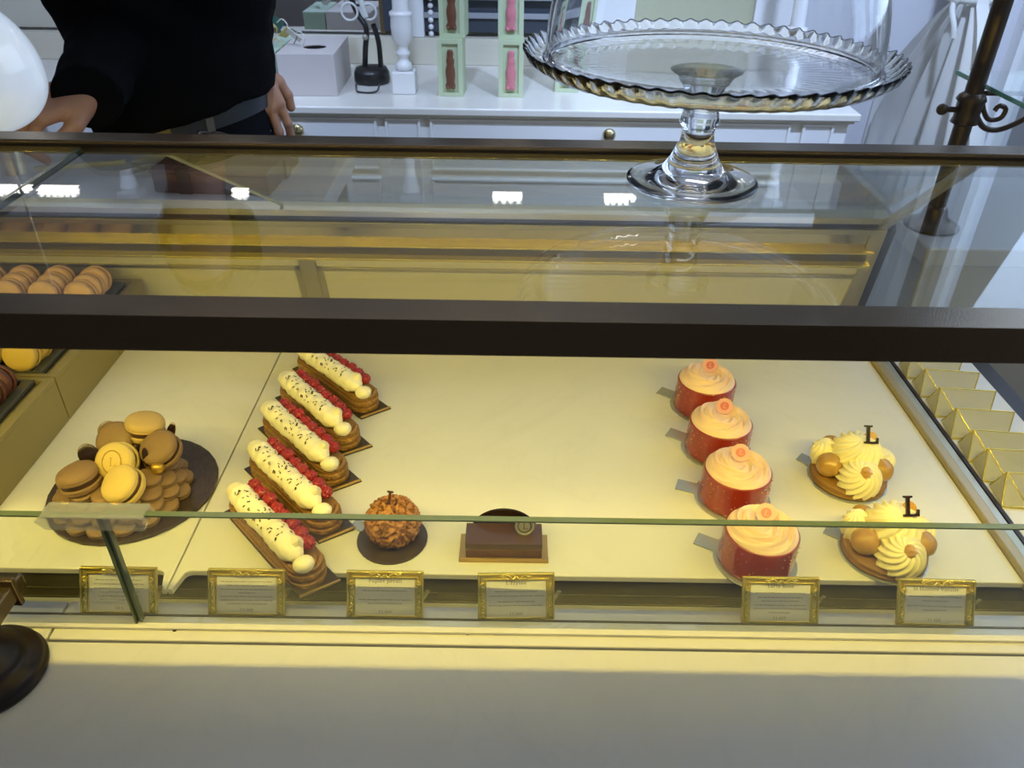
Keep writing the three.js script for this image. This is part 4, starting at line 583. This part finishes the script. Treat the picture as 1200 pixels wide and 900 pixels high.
  const fig = (mat, parent) => { const pts = [[0, 0], [0.019, 0.001], [0.0205, 0.01], [0.016, 0.022], [0.0185, 0.036], [0.0205, 0.05], [0.0185, 0.064], [0.0135, 0.078], [0.0155, 0.086], [0.016, 0.094], [0.0125, 0.101], [0.012, 0.108], [0.0125, 0.119], [0.010, 0.1255], [0, 0.127]]; const g = lathe(pts, 24); displace(g, v => { v.z *= 0.42; const k = 1 + 0.10 * noise3(v.x * 90, v.y * 60, v.z * 90); v.x *= k; v.z *= k; }); part('moulded_figure', merge([g, sph(0.006, -0.0125, 0.005, 0.006), sph(0.006, 0.0125, 0.005, 0.006)])
.scale(0.74, 0.86, 0.8).translate(0, 0.022, 0.040), mat, parent, 'moulded figure behind the window of the box'); };
  const gbox = (pos, label, mat, turn = 0) => { const t = thing('figure_box', label, 'box', pos, turn, 'pale green boxes with moulded chocolate figures'); part('box_body', bx(-0.0365, 0.0365, 0, 0.158, -0.04, 0.034, 0.001), gm, t); part('box_front', [bx(-0.0365, -0.023, 0, 0.158, 0.034, 0.042, 0.0006), bx(0.023, 0.0365, 0, 0.158, 0.034, 0.042, 0.0006), bx(-0.023, 0.023, 0, 0.011, 0.034, 0.042, 0.0006), bx(-0.023, 0.023, 0.146, 0.158, 0.034, 0.042, 0.0006)], gm, t); part('top_flap', bx(-0.0345, 0.0345, 0.158, 0.1595, -0.038, 0.04, 0.0004), gd, t); fig(mat, t); return t; };
  const milk = std([0.16, 0.062, 0.035], { roughness: 0.35 }), pink = std([0.60, 0.20, 0.24], { roughness: 0.4 });
  gbox([-0.1925, y, -2.484], 'lower pale green box with a brown chocolate figure', milk, -0.05); gbox([-0.1845, y + 0.1598, -2.502], 'upper pale green box with a brown chocolate figure', milk, -0.1);
  gbox([-0.017, y, -2.484], 'lower pale green box with a pink chocolate figure', pink); gbox([-0.0195, y + 0.1598, -2.496], 'upper pale green box with a pink chocolate figure', pink, 0.02);
  gbox([0.1535, y, -2.556], 'pale green box with a brown figure half hidden behind the glass plate', milk); gbox([0.1515, y + 0.1598, -2.566], 'pale green box with a brown figure seen through the glass dome', milk);
}
{ // glazed interior door at the left of the back wall
  const d = new THREE.Group(); d.name = 'door_1'; d.userData = { kind: 'structure', label: 'white glazed door in the back wall beside the person' }; d.position.set(-1.38, 0.99, -2.948); scene.add(d);
  part('door_panel', bx(-0.42, 0.40, 0, 0.10, 0, 0.02), std([0.60, 0.57, 0.48], { roughness: 0.5 }), d);
  part('door_frame', [bx(-0.42, -0.36, 0.1, 1.2, 0, 0.03), bx(0.34, 0.40, 0.1, 1.2, 0, 0.03), bx(0.06, 0.13, 0.1, 1.2, 0, 0.03), bx(-0.36, 0.34, 0.1, 0.115, 0, 0.03)], M.whitePaint, d);
  part('pane', bx(-0.36, 0.06, 0.115, 1.2, 0.004, 0.008, 0), M.pane, d); part('pane', bx(0.13, 0.34, 0.115, 1.2, 0.004, 0.008, 0), M.pane, d);
}
// ---------- window corner: curtain, console with brass pole and glass shelf ----------
{
  const t = thing('curtain', 'off white curtain tied back beside the side window', 'curtain', [1.33, 0, -2.545]);
  const nu = 90, nv = 60, pos = [], idx = [];
  for (let i = 0; i <= nv; i++) { const y = 2.75 - i / nv * 2.72, k = (y - 1.175), a = k > 0 ? 0.055 + 0.20 * Math.pow(k / 1.575, 0.7) : 0.055 + 0.42 * Math.pow(-k / 0.55, 0.75) * (k < -0.55 ? 1 : 1); const half = Math.min(a, 0.40), c = k > 0 ? 0.01 - 0.05 * k : 0.01 - 0.10 * Math.min(1, -k / 0.5);
    for (let j = 0; j <= nu; j++) { const s = j / nu * 2 - 1, fold = (0.010 + 0.035 * Math.min(1, half / 0.3)) * Math.sin(s * 15 + 1.2 * Math.sin(y * 1.4) + 0.5 * Math.sin(s * 7)) + 0.012 * Math.sin(s * 33 + y * 2.2); pos.push(-0.02 + fold * 0.8, y, Math.max(-0.385, c + s * half)); } }
  for (let i = 0; i < nv; i++) for (let j = 0; j < nu; j++) { const a = i * (nu + 1) + j, b = a + 1, c = a + nu + 1, d = c + 1; idx.push(a, c, b, b, c, d); }
  const g = new THREE.BufferGeometry(); g.setAttribute('position', new THREE.Float32BufferAttribute(pos, 3)); g.setIndex(idx); g.computeVertexNormals();
  const cm = std([0.74, 0.73, 0.70], { transmission: 0.25, roughness: 1, thickness: 0 });
  part('drape', g, cm, t); part('tie_band', [T(new THREE.TorusGeometry(0.058, 0.012, 10, 30), -0.02, 1.175, 0.01, PI / 2), T(new THREE.SphereGeometry(0.022, 16, 12).scale(0.7, 1, 1), -0.078, 1.178, 0.035), tube([[-0.08, 1.175, 0.03], [-0.09, 1.145, 0.06], [-0.085, 1.11, 0.085], [-0.08, 1.08, 0.09]], 0.008, 16, 7)], cm, t, 'knotted tie of the same cloth'); part('rail', bar([0, 2.77, -0.385], [0, 2.77, 0.9], 0.012), M.brass, t);
}
{
  const t = thing('side_console', 'pale grey console standing between the counter end and the window', 'console', [0.865, 0, -1.27]);
  const cm = std([0.40, 0.40, 0.41], { roughness: 0.35 });
  part('top', bx(-0.26, 0.30, 1.0, 1.03, -0.2, 0.19, 0.004), cm, t); part('body', bx(-0.25, 0.29, 0.0, 1.0, -0.19, 0.175, 0.003), cm, t); part('front_panel', [bx(-0.2, 0.24, 0.9, 0.92, 0.175, 0.19), bx(-0.2, 0.24, 0.12, 0.14, 0.175, 0.19), bx(-0.2, -0.18, 0.14, 0.9, 0.175, 0.19), bx(0.22, 0.24, 0.14, 0.9, 0.175, 0.19)], cm, t);
  const pm = std([0.10, 0.075, 0.055], { metalness: 0.8, roughness: 0.35 });
  const q = thing('shelf_pole', 'dark brass pole with scrolled bracket on the grey console', 'pole', [0.645, 1.0303, -1.165]);
  part('foot', lathe([[0, 0], [0.04, 0], [0.041, 0.004], [0.030, 0.010], [0.020, 0.016], [0.016, 0.03], [0.0125, 0.035], [0, 0.035]], 32), pm, q); part('shaft', bar([0, 0.03, 0], [0, 0.62, 0], 0.0125, 20), pm, q); part('finial', sph(0.02, 0, 0.635, 0), pm, q);
  part('collar', [lathe([[0.0126, 0.155], [0.019, 0.158], [0.017, 0.165], [0.0175, 0.187], [0.0205, 0.19], [0.0175, 0.196], [0.0126, 0.2]], 24)], pm, q); part('screw', [bar([-0.015, 0.176, 0], [-0.034, 0.176, 0], 0.004), sph(0.008, -0.037, 0.176, 0)], pm, q);
  const br = part('bracket', [tube([[0.014, 0.168, 0], [0.03, 0.152, 0], [0.05, 0.148, 0], [0.075, 0.158, 0], [0.11, 0.185, 0], [0.13, 0.196, 0]], 0.004, 30, 8), tube([[0.014, 0.196, 0], [0.022, 0.176, 0], [0.034, 0.163, 0], [0.05, 0.165, 0], [0.053, 0.178, 0], [0.042, 0.182, 0], [0.038, 0.175, 0]], 0.0035, 30, 8), bar([0.012, 0.199, 0], [0.16, 0.199, 0], 0.0035)], pm, q, 'scrolled iron bracket');
  const sh = thing('glass_shelf', 'clear glass shelf resting on the scrolled bracket', 'shelf', [0.645, 1.0303 + 0.2029, -1.165]); part('shelf_pane', bx(0.02, 0.45, 0, 0.006, -0.10, 0.10, 0), M.pane, sh); part('polished_edge', [bx(0.018, 0.02, 0, 0.006, -0.10, 0.10, 0), bx(0.018, 0.45, 0, 0.006, 0.10, 0.102, 0)], std([0.15, 0.38, 0.30], { roughness: 0.1 }), sh, 'green polished glass edge');
  const jar = thing('glass_bowl', 'small cut glass bowl on the glass shelf', 'bowl', [0.78, 1.0303 + 0.2092, -1.155]); part('bowl', lathe([[0, 0.0005], [0.02, 0.0005], [0.035, 0.012], [0.045, 0.035], [0.043, 0.035], [0.033, 0.014], [0.018, 0.004], [0, 0.004]], 32), M.glass, jar);
}

// ---------- the person behind the counter ----------
{
  const skin = std([0.42, 0.215, 0.135], { roughness: 0.5 }), cloth = std([0.0045, 0.0045, 0.0055], { roughness: 0.95, specularIntensity: 0.15 }), trouser = std([0.007, 0.008, 0.011], { roughness: 0.9, specularIntensity: 0.2 });
  const caps = (list) => (x, y, z) => { let d = 1e9; for (const [ax, ay, az, ra, bx_, by, bz, rb, k] of list) { const ux = bx_ - ax, uy = by - ay, uz = bz - az, vx = x - ax, vy = y - ay, vz = z - az; const h = Math.max(0, Math.min(1, (vx * ux + vy * uy + vz * uz) / (ux * ux + uy * uy + uz * uz + 1e-12))); const e = Math.hypot(vx - ux * h, vy - uy * h, vz - uz * h) - (ra + (rb - ra) * h); const m = Math.max(0, k - Math.abs(d - e)) / k; d = Math.min(d, e) - m * m * k * 0.25; } return d; };
  const C = (a, ra, b, rb, k = 0.03) => [...a, ra, ...b, rb, k];
  function mesh(sdf, lo, hi, res) {
    const mc = new MarchingCubes(res, undefined, false, false, 260000); mc.isolation = 0;
    const half = res / 2, n = res; for (let k = 0; k < n; k++) for (let j = 0; j < n; j++) for (let i = 0; i < n; i++) { const x = lo[0] + (hi[0] - lo[0]) * ((i - half) / half + 1) / 2, y = lo[1] + (hi[1] - lo[1]) * ((j - half) / half + 1) / 2, z = lo[2] + (hi[2] - lo[2]) * ((k - half) / half + 1) / 2; mc.field[i + j * n + k * n * n] = -sdf(x, y, z); }
    mc.update(); const c = mc.count, p = new Float32Array(c * 3); for (let i = 0; i < c; i++) for (let a = 0; a < 3; a++) p[i * 3 + a] = lo[a] + (hi[a] - lo[a]) * (mc.positionArray[i * 3 + a] + 1) / 2;
    let g = new THREE.BufferGeometry(); g.setAttribute('position', new THREE.BufferAttribute(p, 3)); g = mergeVertices(g, 1e-5); g.computeVertexNormals(); return g;
  }
  const bcx = -0.60, bcz = -1.57, R = [-0.955, 0, 0.295];            // base point, and the direction of the person's right side
  const off = (s, y, f = 0) => [bcx + R[0] * s + 0.295 * -f, y, bcz + R[2] * s + 0.955 * f];   // s to the right, f forward
  const shR = [-0.725, 1.47, -1.51], elR = [-0.695, 1.235, -1.545], wrR = [-0.634, 1.194, -1.300];
  const shL = [-0.47, 1.47, -1.63], elL = [-0.530, 1.27, -1.80], wrL = [-0.476, 1.175, -1.60];
  const torso = [C(off(0.055, 0.98), 0.105, off(0.05, 1.13), 0.098, 0.06), C(off(-0.055, 0.98), 0.105, off(-0.05, 1.13), 0.098, 0.06), C(off(0.05, 1.13), 0.098, off(0.075, 1.36), 0.108, 0.06), C(off(-0.05, 1.13), 0.098, off(-0.075, 1.36), 0.108, 0.06), C(off(0.075, 1.36), 0.108, shR, 0.062, 0.05), C(off(-0.075, 1.36), 0.108, shL, 0.062, 0.05), C(off(0, 1.42), 0.09, off(0, 1.56), 0.055, 0.05)];
  const armR = [C(shR, 0.058, elR, 0.047), C(elR, 0.047, wrR, 0.029)], armL = [C(shL, 0.058, elL, 0.047), C(elL, 0.047, wrL, 0.029)];
  const hipR = off(0.09, 0.93), hipL = off(-0.09, 0.93), knR = off(0.10, 0.50, 0.03), knL = off(-0.10, 0.50, 0.02), anR = off(0.11, 0.09), anL = off(-0.11, 0.09);
  const legs = [C(hipR, 0.092, knR, 0.062), C(knR, 0.062, anR, 0.04), C(hipL, 0.092, knL, 0.062), C(knL, 0.062, anL, 0.04)];
  const neckTop = off(0, 1.60, 0.02), head = [C(off(0, 1.5), 0.055, neckTop, 0.052), C(off(0, 1.735, 0.012), 0.086, off(0, 1.70, 0.03), 0.084, 0.04), C(off(0, 1.64, 0.06), 0.05, off(0, 1.62, 0.07), 0.032, 0.04), C(off(0, 1.70, 0.112), 0.010, off(0, 1.665, 0.128), 0.013, 0.015), C(off(0.078, 1.69, 0.02), 0.013, off(0.078, 1.66, 0.02), 0.009, 0.01), C(off(-0.078, 1.69, 0.02), 0.013, off(-0.078, 1.66, 0.02), 0.009, 0.01), C(off(0.022, 1.628, 0.098), 0.008, off(-0.022, 1.628, 0.098), 0.008, 0.01)];
  const feet = [C(anR, 0.04, off(0.115, 0.04, 0.16), 0.036), C(anL, 0.04, off(-0.115, 0.04, 0.16), 0.036)];
  // a hand: wrist at w, fingers along d, back of the hand towards n, thumb on side s
  function hand(w, d, n, s, curl, spread = 1) {
    const X = V(...d).normalize(), N = V(...n).addScaledVector(X, -V(...n).dot(X)).normalize(), Zv = X.clone().cross(N).multiplyScalar(s), pt = (x, y, z) => V(...w).addScaledVector(X, x).addScaledVector(N, y).addScaledVector(Zv, z).toArray();
    const L = [[0.030, [0.042, 0.026, 0.021], 0.0092], [0.010, [0.047, 0.029, 0.022], 0.0095], [-0.010, [0.043, 0.027, 0.021], 0.009], [-0.028, [0.034, 0.020, 0.018], 0.008]], out = [];
    L.forEach(([z, seg, r], i) => { const kx = 0.088 - Math.abs(i - 1) * 0.004 - (i === 3 ? 0.006 : 0); out.push(C(pt(0, 0, z * 0.55), 0.018, pt(kx, 0.002, z), 0.0122, 0.014)); let x = kx, y = 0.002, zz = z, a = 0; seg.forEach((l, k) => { a -= curl[k]; const nx = x + l * Math.cos(a), ny = y + l * Math.sin(a), nz = zz + (k === 0 ? (z * 0.12 * spread) : 0); out.push(C(pt(x, y, zz), r - k * 0.0006, pt(nx, ny, nz), r - (k + 1) * 0.0007, 0.004)); x = nx; y = ny; zz = nz; }); });
    out.push(C(pt(0.012, -0.004, 0.018), 0.0165, pt(0.045, -0.014, 0.046), 0.0128, 0.012), C(pt(0.045, -0.014, 0.046), 0.0122, pt(0.073, -0.022, 0.056), 0.0105, 0.004), C(pt(0.073, -0.022, 0.056), 0.0105, pt(0.096, -0.030, 0.056), 0.0088, 0.004));
    out.pt = pt; return out;
  }
  const dR = V(-0.80, -0.20, 0.50), hR = hand(wrR, dR.toArray(), [-0.15, 0.80, 0.55], -1, [0.7, 0.8, 0.5]);
  const hL = hand(wrL, [0.30, -0.92, 0.22], [0.45, 0.30, 0.84], -1, [0.22, 0.35, 0.3]);
  const bodyG = mesh(caps([...torso.map(c => { const q = c.slice(); q[3] -= 0.018; q[7] -= 0.012; return q; }), ...legs, ...head, ...armR, ...armL, ...feet]), [-1.02, -0.02, -1.98], [-0.22, 1.88, -1.18], 120);
  const handG = (h, w) => { const lo = [1e9, 1e9, 1e9], hi = [-1e9, -1e9, -1e9]; for (const q of h) for (const o of [0, 4]) for (let a = 0; a < 3; a++) { lo[a] = Math.min(lo[a], q[o + a] - 0.03); hi[a] = Math.max(hi[a], q[o + a] + 0.03); } return mesh(caps(h), lo, hi, 78); };
  const t = thing('person', 'person in black sweater and dark trousers working behind the counter', 'person', [bcx - 0.040, 0, bcz]); t.scale.y = 0.99;
  const put = (n, g, m, l) => part(n, g.translate(-bcx, 0, -bcz), m, t, l);
  put('body', merge([bodyG, handG(hR.concat([C(elR, 0.047, wrR, 0.029)]).slice(0, hR.length), wrR), handG(hL, wrL)]), skin, 'bare hands and head');
  const inflate = (list, d) => list.map(c => { const q = c.slice(); q[3] += d; q[7] += d; return q; });
  const lerp = (a, b, s) => a.map((v, i) => v + (b[i] - v) * s);
  const cufR = lerp(elR, wrR, 1.13), cufL = lerp(elL, wrL, 0.98);
  const top = caps(inflate(torso, 0.013)), slR = caps([C(shR, 0.074, elR, 0.064), C(elR, 0.064, cufR, 0.05)]), slL = caps([C(shL, 0.074, elL, 0.064), C(elL, 0.064, cufL, 0.046)]);
  const planeCut = (e, w, c) => { const u = V(...w).sub(V(...e)).normalize(), k = V(...c).dot(u); return (x, y, z) => (x * u.x + y * u.y + z * u.z) - k; };
  const cR = planeCut(elR, wrR, cufR), cL = planeCut(elL, wrL, cufL), near = (x, y, z, p) => Math.hypot(x - p[0], y - p[1], z - p[2]);
  const hem = (x, z) => 1.075 + 0.05 * Math.max(-0.5, Math.min(1.2, (x + 0.66) / 0.2));
  const smin = (a, b, k) => { const m = Math.max(0, k - Math.abs(a - b)) / k; return Math.min(a, b) - m * m * k * 0.25; };
  const sweater = (x, y, z) => { const w = 0.0035 * noise3(x * 9, y * 14, z * 9); let r = slR(x, y, z), l = slL(x, y, z), d = Math.max(top(x, y, z), hem(x, z) - y); if (near(x, y, z, cufR) < 0.09) r = Math.max(r, cR(x, y, z)); if (near(x, y, z, cufL) < 0.09) l = Math.max(l, cL(x, y, z)); return Math.max(smin(smin(d, r, 0.02), l, 0.02) + w, y - 1.535); };
  put('sweater', mesh(sweater, [-0.92, 1.0, -1.98], [-0.28, 1.58, -1.22], 110), cloth, 'loose black sweater');
  const trous = caps([C(off(0.055, 0.98), 0.112, off(0.05, 1.13), 0.106, 0.06), C(off(-0.055, 0.98), 0.112, off(-0.05, 1.13), 0.106, 0.06), ...legs.map((c, i) => { const q = c.slice(); q[3] += 0.013; q[7] += i % 2 ? 0.028 : 0.02; return q; })]);
  put('trousers', mesh((x, y, z) => Math.max(trous(x, y, z), y - (hem(x, z) + 0.004), 0.07 - y), [-0.86, 0.03, -1.82], [-0.34, 1.22, -1.32], 100), trouser, 'dark navy trousers');
  put('shoes', mesh((x, y, z) => Math.max(caps(inflate(feet, 0.012))(x, y, z), y - 0.105, 0.002 - y), [-0.86, -0.02, -1.72], [-0.36, 0.14, -1.28], 60), std([0.015, 0.013, 0.012], { roughness: 0.35 }), 'black shoes');
  put('hair', mesh((x, y, z) => { const d = caps([C(off(0, 1.742, 0.004), 0.097, off(0, 1.70, 0.0), 0.094, 0.03)])(x, y, z) + 0.004 * noise3(x * 40, y * 20, z * 40); const f = (x - bcx) * -0.295 + (z - bcz) * 0.955; return Math.max(d, f - 0.055 - Math.max(0, y - 1.75) * 1.4, 1.62 - y + Math.max(0, f) * 1.6); }, [-0.74, 1.58, -1.72], [-0.46, 1.87, -1.40], 56), std([0.02, 0.013, 0.009], { roughness: 0.5 }), 'short dark hair');
  for (const s of [0.033, -0.033]) { const e = off(s, 1.692, 0.104); put('eye', sph(0.0105, ...e, 14, 10), std([0.55, 0.52, 0.5], { roughness: 0.2 })); }
  // belt following the waist, with plate and keeper
  const ring = []; for (let i = 0; i < 60; i++) { const f = i / 60 * 2 * PI, dx = Math.cos(f), dz = Math.sin(f); let lo = 0.03, hi = 0.3, y = 0; for (let k = 0; k < 24; k++) { const m = (lo + hi) / 2; const x = bcx + dx * m, z = bcz + dz * m; y = hem(x, z) - 0.012; trous(x, y, z) < 0 ? lo = m : hi = m; } ring.push([bcx + dx * (lo + 0.002), y, bcz + dz * (lo + 0.002)]); }
  const band = (i0, i1, h, th, r0 = ring) => { const pos = [], idx = [], n = i1 - i0 + 1; for (let i = i0; i <= i1; i++) { const a = r0[(i + 60) % 60], dx = a[0] - bcx, dz = a[2] - bcz, L = Math.hypot(dx, dz); for (const [dy, dr] of [[-h, 0], [-h, th], [h, th], [h, 0]]) pos.push(a[0] + dx / L * dr, a[1] + dy, a[2] + dz / L * dr); } for (let i = 0; i < n - 1; i++) for (let k = 0; k < 4; k++) { const a = i * 4 + k, b = i * 4 + (k + 1) % 4; idx.push(a, b, a + 4, b, b + 4, a + 4); } const e = (n - 1) * 4; idx.push(0, 2, 1, 0, 3, 2, e, e + 1, e + 2, e, e + 2, e + 3); const g = new THREE.BufferGeometry(); g.setAttribute('position', new THREE.Float32BufferAttribute(pos, 3)); g.setIndex(idx); return toCreasedNormals(g, 0.6); };
  const belt = put('belt', band(0, 60, 0.0155, 0.004), std([0.035, 0.042, 0.055], { roughness: 0.4 }), 'dark leather belt');
  part('belt_plate', band(14, 18, 0.0145, 0.0065).translate(-bcx, 0, -bcz), std([0.30, 0.24, 0.09], { metalness: 0.6, roughness: 0.4 }), belt, 'dull gold belt plate'); part('belt_keeper', band(8, 8 + 1, 0.018, 0.007).translate(-bcx, 0, -bcz), std([0.16, 0.16, 0.15], { roughness: 0.4 }), belt);
  // ring on the third finger of the right hand
  const q = hR.filter((_, i) => true)[9]; const mid = V(q[0], q[1], q[2]).lerp(V(q[4], q[5], q[6]), 0.55), dir = V(q[4] - q[0], q[5] - q[1], q[6] - q[2]).normalize();
  put('finger_ring', new THREE.TorusGeometry(0.0098, 0.0022, 10, 28).applyQuaternion(new THREE.Quaternion().setFromUnitVectors(V(0, 0, 1), dir)).translate(mid.x, mid.y, mid.z), M.gold, 'gold ring on a finger');
}

renderer.render(scene, camera);
